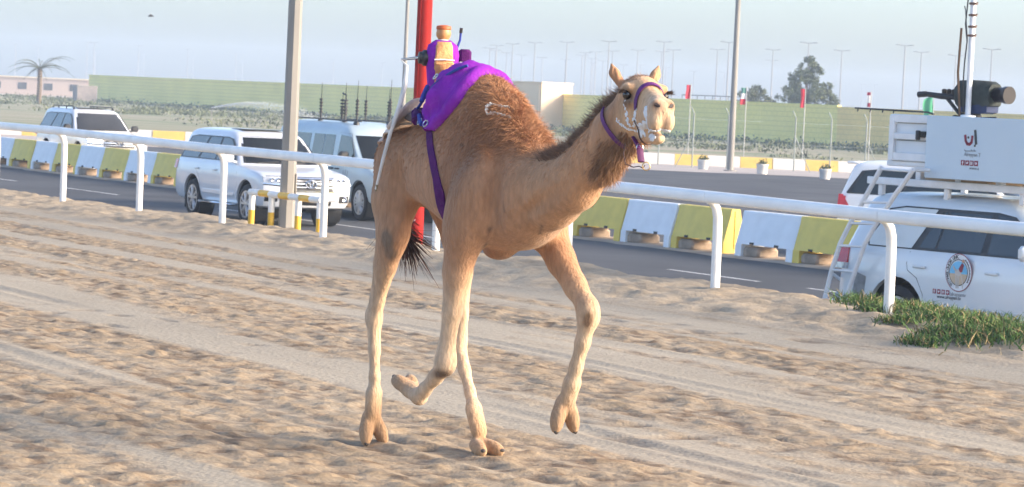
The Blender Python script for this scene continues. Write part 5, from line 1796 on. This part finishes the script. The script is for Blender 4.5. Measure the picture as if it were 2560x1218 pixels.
b = MB(); b.tube([(-.03, -.04, 0), (-.05, -.05, .35), (-.045, -.05, .6), (-.02, -.05, .85), (-.06, -.05, 1.05), (-.05, -.04, 1.3), (-.03, -.035, 1.6), (-.03, -.035, 2.9)], .008, 6); b.tube([(-.02, -.045, .85), (-.07, -.05, 1.2), (-.09, -.05, 1.25)], .006, 6); b.build('cable', dark_p, ms)
b = MB(); b.tube([(-.05, -.08, .0), (-.09, -.1, .5), (-.08, -.09, 1.0)], .014, 6); b.build('strap', mat('brown_strap', (.10, .06, .035), .8), ms)
c2 = on_booth(2245, 282, .5)
bo2 = booth_thing('boom_pole', 'thin dark boom pole lying along the booth roof edge', 'pole', c2.x, c2.y)
xa_, za_ = loc_on_side(2138, 272, .5); xb_, zb_ = loc_on_side(2335, 284, .5)
b = MB(); b.tube([(xa_ - c2.x, 0, .05), (xb_ - c2.x - .1, 0, .035), (xb_ - c2.x, 0, .015)], .011, 8)
for t in (.04, .2, .36, .5): b.tube([(xa_ - c2.x + (xb_ - xa_) * t, 0, .045), (xa_ - c2.x + (xb_ - xa_) * t, -.01, .008)], .008, 6)
b.build('pole', dark_p, bo2)

# ================================================================== RAIL ALONG THE TRACK
rail_m = mat('rail_white', (.84, .84, .82), .45, var=.10, scale=2.5, stretch=(1, 1, 1), bump=.08, bscale=30)
post_m = mat('post_white', (.82, .80, .76), .5, var=.10, scale=5)
RP = 17.9
rail = thing('track_rail', 'long white tubular rail on bent posts beside the sand track', 'rail', trk(38, RP, 0), ROAD_ROT)
def rail_local(a, p, z): return Vector((38 - a, p - RP, z))      # x runs with the traffic, y across
rz_tab = ([9, 26, 30, 33, 37, 40, 44, 48, 51, 60, 90], [1.17, 1.17, 1.20, 1.22, 1.205, 1.225, 1.232, 1.26, 1.29, 1.29, 1.29])
post_a = [26.45 - 3.45 * k for k in range(5, 0, -1)] + [26.45, 29.8, 33.2, 36.75, 40.3, 43.98, 47.45, 51.05] + [51.05 + 3.55 * k for k in range(1, 9)]
segs = post_a
for a0, a1 in zip(segs[:-1], segs[1:]):
    b = MB()
    rings = []
    for i in range(7):
        a = a0 + .004 + (a1 - a0 - .008) * i / 6
        z = np.interp(a, *rz_tab) - .062
        pr_ = []
        for k in range(16):
            t = 2 * math.pi * k / 16
            pr_.append(rail_local(a, RP - .085 + .055 * math.copysign(abs(math.cos(t)) ** .75, math.cos(t)), z + .067 * math.copysign(abs(math.sin(t)) ** .75, math.sin(t))))
        rings.append(pr_)
    b.loft(rings)
    b.build('rail_length', rail_m, rail)
for a in post_a:
    z = np.interp(a, *rz_tab)
    hb = float(np.interp(a, *CREST))
    b = MB()
    path = [rail_local(a, RP + .055, hb - .25), rail_local(a, RP + .05, z - .42), rail_local(a, RP + .045, z - .28), rail_local(a, RP + .02, z - .18), rail_local(a, RP - .03, z - .115), rail_local(a, RP - .085, z - .10)]
    b.tube(path, [.052, .052, .052, .05, .046, .04], 14)
    b.build('post', post_m, rail)

# ================================================================== BARRIERS
bar_y = mat('barrier_yellow', (.78, .58, .11), .6, var=.12, scale=3, bump=.1, bscale=20)
bar_w = mat('barrier_white', (.82, .84, .86), .6, var=.08, scale=3, bump=.1, bscale=20)
bar_h = mat('barrier_socket', (.05, .045, .04), .8)
def barrier_mesh(parent, m, L=1.96):
    """hollow plastic block: sloping sides, channel at the end, feet with a gap between, fork holes"""
    prof = [(.26, .0), (.26, .20), (.245, .26), (.115, .74), (.10, .84), (.085, .86)]
    b = MB()
    ring = lambda x, k=1.0: [Vector((x, -y * k, z)) for y, z in prof] + [Vector((x, y * k, z)) for y, z in prof[::-1]]
    # upper body
    up_prof = [(.247, .25), (.115, .74), (.10, .84), (.085, .86)]
    rg_ = lambda x, k=1.0: [Vector((x, -y * k, z)) for y, z in up_prof] + [Vector((x, y * k, z)) for y, z in up_prof[::-1]]
    b.loft([rg_(-L / 2, .96), rg_(-L / 2 + .02), rg_(L / 2 - .02), rg_(L / 2, .96)])
    b.build('shell', m, parent, angle=25)
    for sx in (-1, 1):
        f = MB(); x0, x1 = sx * L / 2, sx * (L / 2 - .21)
        f.loft([[Vector((x, -.26, 0)), Vector((x, -.248, .249)), Vector((x, .248, .249)), Vector((x, .26, 0))] for x in sorted((x0, x1))])
        f.build('foot', m, parent, smooth=False)
        e = MB(); e.rbox((sx * (L / 2 + .006), 0, .47), (.02, .05, .70), .008); e.build('joint_rib', m, parent)
    for sy in (-1, 1):
        for x in (-.42, .42):
            h = MB(); h.box((x, sy * .238, .272), (.13, .03, .045)); h.build('fork_hole', bar_h, parent, smooth=False)
    mdl = MB(); mdl.rbox((-.49, 0, .105), (.56, .46, .21), .05); mdl.build('ballast', mat('ballast_concrete', (.36, .28, .21), .95, var=.3, scale=6, bump=.4), parent)
protos = {}
BP = 31.05
def barrier(a, m, label):
    key = m.name
    if key not in protos:
        t_ = thing('road_barrier', label, 'barrier', (0, 0, 0), 0, 'plastic barriers along the road')
        barrier_mesh(t_, m); protos[key] = t_
    else:
        t_ = copy_tree(protos[key]); t_['label'] = label
    t_.location = trk(a, BP, ROAD_Z); t_.rotation_euler = (0, 0, ROAD_ROT + math.radians(RB.uniform(-1.2, 1.2)))
    return t_
RB = random.Random(4)
a_end = on_perp(1840, 600, BP)[0]          # right-hand end of the row before the gap
seq = []
for k in range(26):
    seq.append((a_end + 1.0 + k * 1.985, 'y' if k % 2 == 0 else 'w'))
a_gap = on_perp(1868, 600, BP)[0]
for k in range(9):
    seq.append((a_gap - .98 - k * 1.985, 'w' if k % 2 == 0 else 'y'))
ORD = 'first second third fourth fifth sixth seventh eighth ninth tenth eleventh twelfth thirteenth fourteenth fifteenth sixteenth seventeenth eighteenth nineteenth twentieth'.split()
where_y = 'yellow plastic road barrier with fork holes standing in the row'
where_w = 'white plastic road barrier with fork holes standing in the row'
for i, (a, cc) in enumerate(seq):
    if i == 0: lb = 'yellow plastic road barrier at the end of the row beside the gap'
    elif i == 26: lb = 'white plastic road barrier first after the gap in the row'
    elif i < 20: lb = '%s plastic road barrier, %s from the gap on the side of the oncoming cars' % ('yellow' if cc == 'y' else 'white', ORD[i])
    elif 26 < i: lb = '%s plastic road barrier, %s from the gap towards the broadcast car' % ('yellow' if cc == 'y' else 'white', ORD[i - 26])
    else: lb = where_y if cc == 'y' else where_w
    barrier(a, bar_y if cc == 'y' else bar_w, lb)

# ================================================================== POSTS ON THE BANK
galv = mat('galvanised', (.235, .225, .205), .7, var=.15, scale=3, stretch=(1, 1, .3))
lp_a, lp_p = on_perp(716, 560, 18.75)[0], 18.75
lp = thing('lamp_post', 'tall tapered grey lamp post standing on the bank behind the rail', 'lamp post', trk(lp_a, lp_p, -.05))
b = MB(); b.lathe([(.125, -.3), (.122, .0), (.113, 1.2), (.072, 10)], 8); b.build('shaft', galv, lp, angle=25)
b = MB(); b.lathe([(.20, -.02), (.20, .02), (.135, .035)], 8); b.build('base_plate', galv, lp)
b = MB(); b.rbox((.118, 0, .75), (.02, .10, .32), .006); b.build('hatch', galv, lp)
b = MB(); b.tube([(0, 0, 9.9), (.4, 0, 10.3), (1.3, 0, 10.45)], .04, 8); b.build('arm', galv, lp)
b = MB(); b.rbox((1.6, 0, 10.43), (.7, .26, .10), .04); b.build('lamp_head', galv, lp)
red_a = on_perp(1037, 600, 18.8)[0]
rp = thing('red_post', 'thick red painted steel post with a welded seam behind the camel', 'post', trk(red_a, 18.8, -.05))
red_m = mat('red_paint', (.32, .014, .011), .75, spec=.15, var=.25, scale=4, col2=(.24, .012, .010), stretch=(1, 1, .25))
b = MB(); b.lathe([(.115, -.3), (.112, .0), (.105, 1.5), (.098, 5.5)], 18); b.build('shaft', red_m, rp)
b = MB(); b.tube([(-.055, -.092, 0), (-.05, -.085, 5.4)], .009, 6); b.build('seam', red_m, rp)
b = MB(); b.lathe([(.18, -.02), (.18, .025), (.12, .03)], 18); b.build('base_plate', red_m, rp)
b = MB(); b.lathe([(.098, 5.5), (.11, 5.52), (.11, 5.56), (.03, 5.6)], 18); b.build('cap', red_m, rp)
for k in range(3):
    b = MB(); z0 = .42 + k * .10; b.prism([(-.045, -.1135, z0), (.0, -.118, z0 + .03), (.005, -.118, z0 + .055), (-.04, -.114, z0 + .02)], (0, -.002, 0)); b.build('scratched_mark', mat('faded_white', (.55, .40, .38), .7), rp, smooth=False)

# guard frame round the lamp post, banded yellow and white
gy = mat('guard_yellow', (.70, .42, .03), .5, var=.15, scale=5)
gw = mat('guard_white', (.74, .74, .72), .5, var=.1, scale=5)
gf = thing('post_guard', 'low yellow and white banded steel guard round the lamp post', 'guard', trk(lp_a, 18.6, 0), ROAD_ROT)
gp_ = [on_perp(px, py, 18.55) for px, py in ((627, 568), (676, 578), (743, 583), (797, 590))]
xs = [lp_a - q[0] for q in gp_]
gz = .50
for x in xs:
    for z0, z1, m in ((-.15, .06, gw), (.06, .27, gy), (.27, gz, gw)):
        b = MB(); b.tube([(x, -.05, z0), (x, -.05, z1)], .048, 12); b.build('upright', m, gf)
x0, x1 = xs[0] - .06, xs[-1] + .06
n = 7
for k in range(n):
    b = MB(); b.tube([(x0 + (x1 - x0) * k / n, -.05, gz + .035), (x0 + (x1 - x0) * (k + 1) / n, -.05, gz + .035)], .05, 12); b.build('band', gw if k % 2 == 0 else gy, gf)
# grass on the bank, right
grass_m = attr_mat('grass_blades', .7, fine=.1, spec=.2)
def grass_clump(name, label, spots, n, seed, hmax):
    rg = np.random.default_rng(seed)
    i = rg.integers(0, len(spots), n)
    sp = np.array(spots)
    A = sp[i, 0] + rg.normal(size=n) * sp[i, 2]; P = sp[i, 1] + rg.normal(size=n) * sp[i, 3]
    Z = sand_base(A, P) - .01
    base = np.stack([UX * A + NX * P, UY * A + NY * P, Z], 1)
    H = hmax * rg.uniform(.35, 1.15, n) * sp[i, 4]
    lean = rg.normal(size=(n, 3)) * .55; lean[:, 2] = 1
    lean /= np.linalg.norm(lean, axis=1)[:, None]
    sd = np.cross(lean, rg.normal(size=(n, 3))); sd /= np.linalg.norm(sd, axis=1)[:, None]
    wv = .007
    tip = base + lean * H[:, None] + np.array([0, 0, -.12]) * H[:, None] + rg.normal(size=(n, 3)) * .25 * H[:, None] * np.array([1, 1, 0])
    mid = base + lean * H[:, None] * .55
    V = np.stack([base - sd * wv, base + sd * wv, mid + sd * wv * .8, mid - sd * wv * .8, tip], 1).reshape(-1, 3)
    o5 = np.arange(n) * 5
    F4 = np.stack([o5, o5 + 1, o5 + 2, o5 + 3], 1); F3 = np.stack([o5 + 3, o5 + 2, o5 + 4, o5 + 4], 1)
    Ft = np.concatenate([F4[:, :3], F4[:, [0, 2, 3]], F3[:, :3]])
    me = fast_mesh(name, V, Ft, False)
    dry = (rg.random(n) < .22)[:, None]
    col = np.where(dry, np.array([.26, .20, .10]), np.array([.075, .135, .035])) * rg.uniform(.65, 1.35, (n, 1))
    set_tint(me, np.repeat(col, 5, 0))
    return tag(link(name, me, grass_m), label, 'grass', kind='stuff')
spots = []
for px, py, sa, sp_, hh in ((2160, 775, .16, .10, .5), (2190, 790, .12, .10, .6), (2255, 770, .20, .14, 1.0), (2290, 790, .25, .16, .9), (2320, 800, .25, .16, .8), (2370, 815, .22, .15, .8), (2410, 815, .25, .16, .8), (2300, 845, .14, .06, .6), (2355, 840, .16, .08, .7), (2425, 850, .25, .14, .8), (2470, 830, .3, .2, .9), (2530, 850, .3, .25, .9), (2580, 860, .3, .3, .9), (2250, 815, .12, .1, .5)):
    q = on_z(px, py, .10); spots.append((q.x * UX + q.y * UY, min(18.6, q.x * NX + q.y * NY), sa, sp_, hh))
grass_clump('grass', 'green grass tufts growing on the sand bank before the broadcast car', spots, 7000, 8, .19)

# ================================================================== FAR SIDE OF THE ROAD
ky = mat('kerb_yellow', (.66, .46, .12), .7, var=.12, scale=2)
kw = mat('kerb_white', (.66, .62, .57), .7, var=.12, scale=2)
KY = 149.0
kb = None
bw = 1.5
kerbs = {}
for i in range(-22, 24):
    cc = i % 2
    x = i * (bw + .02) + (.55)
    m = ky if cc else kw
    lb = 'yellow painted concrete block in the kerb row across the road' if cc else 'white painted concrete block in the kerb row across the road'
    dpole = (x - 9.3) / (bw + .02)
    kk = int(round(abs(dpole) - .5)) if abs(dpole) > .5 else 0
    if kk < 20 and (dpole > 0 or kk < 12):
        lb = '%s painted concrete kerb block, %s from the far light pole towards the %s' % ('yellow' if cc else 'white', ORD[kk], 'broadcast car' if dpole > 0 else 'hut')
    if cc not in kerbs:
        b = MB(); b.loft([[Vector((sx * bw / 2, -y, z)) for y, z in ((.28, 0), (.26, .10), (.15, .47), (.12, .5))] + [Vector((sx * bw / 2, y, z)) for y, z in ((.12, .5), (.15, .47), (.26, .10), (.28, 0))] for sx in (-1, 1)])
        kerbs[cc] = b.mesh('concrete_block', True, 25)
    o_ = link('concrete_block', kerbs[cc], m)
    o_.location = (x, KY + .02 * math.sin(i * 1.3) + .010 * x * x * .02, ROAD_Z + .01)
    tag(o_, lb, 'block', 'painted kerb blocks')

# tubs with plants before the kerb
tubm = mat('tub_white', (.62, .61, .59), .8, var=.12, scale=5)
for k, (px, py) in enumerate(((1757, 424), (1905, 436), (2062, 449))):
    q = on_z(px, py, ROAD_Z)
    t_ = thing('planter', 'white concrete planter with a small plant in front of the kerb blocks', 'planter', (q.x, q.y, ROAD_Z + .01), 0, 'planters before the kerb')
    b = MB(); b.lathe([(.20, 0), (.21, .02), (.25, .36), (.27, .38), (.27, .42), (.23, .42), (.21, .36)], 14); b.build('tub', tubm, t_)
    V, Fq = leaf_cards(160, lambda rg, n: (np.stack([rg.normal(size=n) * .11, rg.normal(size=n) * .11, .43 + np.abs(rg.normal(size=n)) * .08], 1), np.tile([0, 0, 1.0], (n, 1))), .09, 60 + k)
    tag(link('plant', fast_mesh('plant', V, Fq, False), leaf_m, t_), kind='stuff')

# fence posts, flags on poles
wire_m = mat('fence_steel', (.25, .28, .26), .6, var=.2)
for k, (px, brace) in enumerate(((1735, -1), (1822, 0), (1990, 1), (2080, 0), (2168, 1), (1650, 0))):
    q = at_y(px, 300, 144 + .6 * k)
    t_ = thing('fence_post', 'thin grey steel fence post with a sloping brace on the far pavement' if brace else 'thin grey unbraced steel fence post on the far pavement', 'post', (q.x, q.y, ROAD_Z), 0, 'fence posts on the far pavement')
    b = MB(); b.tube([(0, 0, -.1), (0, 0, 2.45)], .035, 8); b.tube([(0, 0, 2.45), (-.15, 0, 2.75)], .025, 6); b.build('upright', wire_m, t_)
    if brace:
        b = MB(); b.tube([(0, 0, 1.6), (brace * .75, 0, 0)], .022, 6); b.build('brace', wire_m, t_)
    for zz in (1.2, 2.2):
        b = MB(); b.tube([(-.02, 0, zz), (1.6, .6, zz)], .006, 5); b.build('wire', wire_m, t_)

def flag(px, py0, py1, wpx, bands, label, seed, lean=0.0, Y=152.0):
    """small cloth flag on a pole; bands from top to bottom as (material, share)"""
    q = at_y(px, (py0 + py1) / 2, Y); ppm = FPX / Y
    h = (py1 - py0) / ppm; w_ = wpx / ppm
    t_ = thing('flag', label, 'flag', (q.x, q.y, ROAD_Z), 0, None)
    zt_ = q.z + h / 2 - ROAD_Z
    b = MB(); b.tube([(0, 0, 0), (0, 0, zt_ + .06)], .02, 8); b.build('pole', mat('flag_pole', (.45, .45, .44), .5), t_)
    z1 = zt_
    for m, share in bands:
        z0 = z1 - h * share
        rows = []
        for i in range(9):
            u_ = i / 8
            x = -.02 - w_ * u_ * (1 if not lean else 1)
            rows.append([Vector((x + .10 * w_ * math.sin(z * 7 + seed), .12 * w_ * math.sin(u_ * 7 + z * 3 + seed), z + lean * u_ * h * .35)) for z in np.linspace(z0 + .002, z1 - .002, 5)])
        b = MB(); b.grid(rows); b2 = [(v[0], v[1] + .008, v[2]) for v in b.v]; n_ = len(b.v); b.add(b2, [f[::-1] for f in b.f[:]] if False else [tuple(i for i in f[::-1]) for f in list(b.f)])
        b.build('cloth', m, t_, fixn=False)
        z1 = z0
    return t_
fr = mat('flag_red', (.60, .035, .06), .8); fgn = mat('flag_green', (.06, .34, .17), .8); fw = mat('flag_white', (.75, .74, .72), .8); fb_ = mat('flag_black', (.03, .03, .035), .8); fd = mat('flag_teal', (.10, .26, .22), .8); fm = mat('flag_maroon', (.30, .02, .05), .8)
flag(1727, 213, 248, 11, [(fr, 1.0)], 'small plain red flag hanging from its pole before the green wall', 1)
flag(1866, 220, 262, 13, [(fd, .33), (fw, .34), (fr, .33)], 'small flag banded dark green, white and red by the bushy tree', 2)
flag(2013, 223, 270, 10, [(fr, 1.0)], 'small bright red flag hanging furled before the tall tree', 3)
flag(2178, 231, 268, 9, [(fm, .22), (fw, .50), (fm, .28)], 'small maroon and white flag above the yellow wall', 4)
flag(2334, 237, 282, 24, [(fgn, 1.0)], 'small green flag flying beside the camera booth', 5, lean=-.8)

# tall light poles across the road
for px, py, Y, r0, lb in ((1826, 412, 140.0, .15, 'tall plain grey light pole rising from the far pavement beside the flags'), (1003, 380, 150.0, .11, 'slim pale light pole seen beside the red post')):
    q = at_y(px, py, Y)
    t_ = thing('light_pole', lb, 'light pole', (q.x, q.y, ROAD_Z))
    b = MB(); b.lathe([(r0, -.1), (r0, .1), (r0 * .62, 11.0)], 12); b.build('shaft', galv, t_)
    b = MB(); b.lathe([(r0 * 2, 0), (r0 * 2, .04), (r0, .06)], 12); b.build('base_plate', galv, t_)
    b = MB(); b.tube([(-.9, 0, 11.2), (0, 0, 11.0), (.9, 0, 11.2)], .05, 8); b.build('arm', galv, t_)
    for sx in (-1, 1):
        b = MB(); b.rbox((sx * 1.15, 0, 11.22), (.6, .25, .1), .03); b.build('lamp_head', galv, t_)

# lamp masts of the car park far behind
MASTS = [(1661,106),(1684,126),(1665,170),(1735,179),(1794,125),(1823,107),(1812,182),(1933,126),(2022,109),(1931,152),(2105,128),(2263,115),(2304,132),(2155,212),(2187,212),(2269,221),(2294,221),(2083,205),
 (1225,122),(1242,115),(1239,127),(1282,111),(1267,133),(1305,139),(1338,108),(1356,145),(1418,107),(1414,150),(1456,139),(1464,133),(1490,131),(1480,147),(1483,158),(1508,153),(1523,105),(1532,129),(1595,127),(1602,163),(1655,130),(1559,163),
 (219,107),(236,107),(239,131),(347,115),(361,137),(470,124),(484,146),(591,133),(607,154),(956,157),(834,150),(2390,140),(2480,125),(40,110),(96,118)]
mm = mat('mast_grey', (.22, .225, .24), .6)
MH = 14.0
base_parts = None
for i, (px, py) in enumerate(MASTS):
    hor = 61 + .045 * (px + 2870)
    Y = FPX * (MH - 2.8) / (hor - py)
    q = at_y(px, py, Y)
    if base_parts is None:
        b = MB(); b.lathe([(.17, 0), (.17, .1), (.09, MH)], 8); m1 = b.mesh('shaft')
        b = MB(); b.tube([(-.95, 0, .10), (0, 0, 0), (.95, 0, .10)], .07, 6); m2 = b.mesh('crossbar')
        b = MB(); b.rbox((0, 0, 0), (.75, .3, .14), .04); m3 = b.mesh('lamp_head')
        base_parts = (m1, m2, m3)
    t_ = thing('lamp_mast', 'slender twin-headed lamp mast standing far away in the haze behind the wall', 'lamp mast', (q.x, Y, -.72), 0, 'far lamp masts of the car park')
    link('shaft', base_parts[0], mm, t_)
    o_ = link('crossbar', base_parts[1], mm, t_); o_.location = (0, 0, MH)
    for sx in (-1, 1):
        o_ = link('lamp_head', base_parts[2], mm, t_); o_.location = (sx * 1.1, 0, MH + .12)

# ---- trees behind the wall
def tree(name, label, base, H, blobs, nleaf, size, seed, m):
    t_ = thing(name, label, 'tree', base)
    rg = np.random.default_rng(seed)
    b = MB(); b.tube([(0, 0, -.1), (.05, 0, H * .2), (-.08, .05, H * .45), (.05, 0, H * .8)], [.22, .18, .13, .04], 8)
    for c, R in blobs:
        c = Vector(c)
        b.tube([(0, 0, H * .22), (c.x * .5, c.y * .5, (H * .3 + c.z) / 2), tuple(c)], [.12, .08, .02], 6)
    b.build('trunk', bark_m, t_)
    for j in range(len(blobs)):
        pass
    def pf(rg_, n):
        w_ = np.array([R[0] * R[2] for c, R in blobs]); i = rg_.choice(len(blobs), n, p=w_ / w_.sum())
        c = np.array([x[0] for x in blobs])[i]; R = np.array([x[1] for x in blobs])[i]
        d = rg_.normal(size=(n, 3)); d /= np.linalg.norm(d, axis=1)[:, None]
        sub = rg_.integers(0, 26, n)
        cent = np.random.default_rng(seed + 1).normal(size=(len(blobs), 26, 3))
        cent = cent / np.linalg.norm(cent, axis=2, keepdims=True) * np.random.default_rng(seed + 2).uniform(.45, 1.05, (len(blobs), 26, 1))
        P = c + R * (cent[i, sub] + d * rg_.uniform(0, .30, (n, 1)))
        return P, d * np.array([1, 1, .4])
    V, Fq = leaf_cards(nleaf, pf, size, seed)
    link('crown', fast_mesh('crown', V, Fq, False), m, t_)
    return t_
TY = 300.0
pt = FPX / TY
def tb(px): return at_y(px, 280, TY).x
bx = tb(2012)
tree('tree', 'tall loose leafy tree growing behind the green wall', (bx, TY, -.7), 8.2, [((0, 0, 4.8), (1.9, 1.9, 1.9)), ((.5, .3, 6.6), (1.25, 1.2, 1.2)), ((-1.3, .2, 4.2), (1.3, 1.2, 1.2)), ((1.5, -.2, 3.7), (1.4, 1.2, 1.2)), ((-.6, 0, 5.9), (1.1, 1.0, .9)), ((0, 0, 3.0), (2.3, 1.6, .9)), ((1.9, 0, 5.2), (.8, .8, .6)), ((.2, 0, 7.6), (.5, .5, .6))], 15000, .26, 3, leaf_m)
tree('tree', 'smaller bushy tree beside the light pole behind the green wall', (tb(1895), TY + 6, -.7), 5.6, [((0, 0, 3.0), (1.7, 1.5, 1.3)), ((-1.0, 0, 2.6), (1.2, 1.1, 1.0)), ((.5, .3, 4.2), (1.2, 1.1, .9)), ((1.6, 0, 3.0), (1.2, 1.0, 1.0)), ((-.9, 0, 4.2), (.9, .6, .35)), ((-1.8, 0, 3.4), (.8, .5, .25))], 9000, .24, 7, leaf2_m)

# ---- palm past the end of the wall
pq = at_y(100, 172, 330)
palm = thing('palm_tree', 'date palm with drooping fronds left of the long wall', 'palm', (pq.x, 330, -.72))
ph = pq.z + .72
b = MB(); b.tube([(0, 0, -.1), (.05, 0, ph * .5), (0, 0, ph)], [.30, .24, .22], 10)
for k in range(14): b.lathe([(.24, .2 + k * ph / 15), (.31, .25 + k * ph / 15), (.23, .32 + k * ph / 15)], 10)
b.build('trunk', bark_m, palm)
rg_ = random.Random(2)
frond_m = mat('palm_frond', (.085, .095, .045), .7, var=.4, scale=3)
for k in range(22):
    az = k * 2.4; up_ = rg_.uniform(-.1, 1.2); Lf = rg_.uniform(2.6, 3.6)
    d = Vector((math.cos(az), math.sin(az), 0))
    sp = [Vector((0, 0, ph)) + d * (Lf * t) + Vector((0, 0, Lf * (up_ * t - (.45 + .35 * up_) * t * t))) for t in np.linspace(0, 1, 9)]
    b = MB(); b.tube(sp, [.035 - .003 * i for i in range(9)], 5)
    sdv = d.cross(Vector((0, 0, 1)))
    for i in range(1, 9):
        for t in (0, .33, .66):
            p = sp[i - 1].lerp(sp[i], t)
            ll = .55 * (1 - abs((i + t) / 9 - .45))
            for q in (1, -1):
                tip = p + sdv * q * ll * .8 + d * ll * .6 + Vector((0, 0, -.22 * ll))
                b.add([p - d * .03, p + d * .03, tip], [(0, 1, 2)])
    b.build('frond', frond_m, palm, smooth=False, fixn=False)

# ---- sprinkler throwing water over the verge
sp0 = on_z(528, 303, -.6)
spk = thing('sprinkler', 'thin upright sprinkler spraying an arc of water on the verge', 'sprinkler', (sp0.x, sp0.y, -.6))
b = MB(); b.tube([(0, 0, 0), (0, 0, .9)], .035, 8); b.build('riser', galv, spk)
b = MB(); b.tube([(-.05, 0, .9), (.16, 0, 1.02)], .045, 8); b.build('nozzle', dark_p, spk)
rgx = np.random.default_rng(12); n = 5200
tt = rgx.random(n) ** 1.5
X = 10.5 * tt; Zc = 1.0 + 3.3 * tt - 4.6 * tt * tt
sc_ = .03 + .55 * tt ** 1.6
C_ = np.stack([X, rgx.normal(size=n) * sc_ * .6, np.maximum(Zc + rgx.normal(size=n) * sc_ * .55 - np.abs(rgx.normal(size=n)) * tt * .7, .02)], 1)
s_ = rgx.uniform(.012, .03, n)[:, None]
tv_ = np.array([[1, 1, 1], [1, -1, -1], [-1, 1, -1], [-1, -1, 1]], float)
V = (C_[:, None, :] + tv_[None] * s_[:, None, :] * .6).reshape(-1, 3)
o4 = np.arange(n) * 4
Ft = np.concatenate([np.stack([o4 + a, o4 + b_, o4 + c], 1) for a, b_, c in ((0, 1, 2), (0, 3, 1), (0, 2, 3), (1, 3, 2))])
wj = link('water_spray', fast_mesh('water_spray', V, Ft, True), mat('water_drops', (.72, .75, .77), .3, var=.05))
wj.location = spk.location
tag(wj, 'arc of white water droplets thrown by the sprinkler', 'water', kind='stuff')

# ---- somebody in white behind the yellow wall, head and shoulders showing
pv_ = at_y(2198, 275, 275)
psn = thing('person', 'person in white clothes standing behind the yellow wall', 'person', (pv_.x, pv_.y, -.72 + 1.25))
SF = Field((-.40, -.30, -.02), (.40, .30, 1.85), .03)
for q in (1, -1):
    SF.chain([(q * .10, 0, .05), (q * .10, 0, .48), (q * .09, 0, .92)], [.06, .065, .085], .04)
    SF.ell((q * .10, -.06, .04), (.05, .12, .045), .03)
    SF.chain([(q * .19, 0, 1.44), (q * .25, -.02, 1.15), (q * .24, -.08, .90)], [.06, .05, .04], .04)
    SF.ell((q * .24, -.09, .83), (.035, .03, .07), .03)
SF.chain([(0, 0, .92), (0, 0, 1.2), (0, 0, 1.42)], [.15, .145, .16], .05)
SF.cone((0, 0, 1.42), (0, 0, 1.58), .06, .055, .04)
SF.ell((0, -.01, 1.69), (.078, .095, .115), .03); SF.ell((0, -.105, 1.68), (.015, .02, .025), .015)
Vp, Fp = SF.nets()
me = fast_mesh('figure', Vp, Fp[:, ::-1])
cols = np.where((Vp[:, 2] > 1.555)[:, None], np.array([.30, .19, .13]), np.array([.70, .70, .70]))
cols = np.where(((Vp[:, 2] < .88) & (np.abs(Vp[:, 0]) > .2))[:, None], np.array([.30, .19, .13]), cols)
set_tint(me, cols); link('figure', me, attr_mat('person_cloth', .8, fine=.05), psn)
b = MB(); b.lathe([(.086, 1.67), (.10, 1.72), (.09, 1.79), (.05, 1.82), (.001, 1.825)], 12); b.build('cap', mat('dark_hair', (.05, .04, .035), .8), psn)
b = MB(); b.rbox((0, 0, -.63), (1.6, .8, 1.25), .03)
pl_ = b.build('platform', None); pl_.location = psn.location; pl_.data.materials.append(mat('grey_concrete', (.24, .21, .20)))
tag(pl_, 'concrete platform behind the yellow wall under the standing person', 'platform')

# railing along the top of the wall
rl = thing('wall_railing', 'dark low railing along the top of the green wall', 'railing', trk(0, WP, zt + .10), ROAD_ROT)
a0r, a1r = on_perp(1860, 255, WP)[0], on_perp(1705, 250, WP)[0]
b = MB(); b.tube([(-a0r, 0, .35), (-a1r, 0, .35)], .035, 6); b.build('bar', mat('dark_steel', (.07, .08, .09), .6), rl)
for k in range(9):
    b = MB(); aa = a0r + (a1r - a0r) * k / 8; b.tube([(-aa, 0, -.05), (-aa, 0, .36)], .03, 6); b.build('baluster', MATS['dark_steel'], rl)
# bird far off
bq = at_y(377, 41, 160)
bird = thing('bird', 'small dark bird flying high at the left of the sky', 'bird', tuple(bq))
b = MB(); b.tube([(-.16, 0, 0), (-.05, 0, .01), (.08, 0, .02), (.15, 0, .01)], [.01, .045, .04, .012], 8); b.build('body', mat('bird_dark', (.05, .05, .055), .8), bird)
for q in (1, -1):
    b = MB(); b.prism([(.06, q * .03, .02), (.02, q * .22, .10), (-.04, q * .36, .06), (-.06, q * .2, .07), (-.05, q * .03, .02)], (0, 0, .008)); b.build('wing', MATS['bird_dark'], bird, smooth=False)
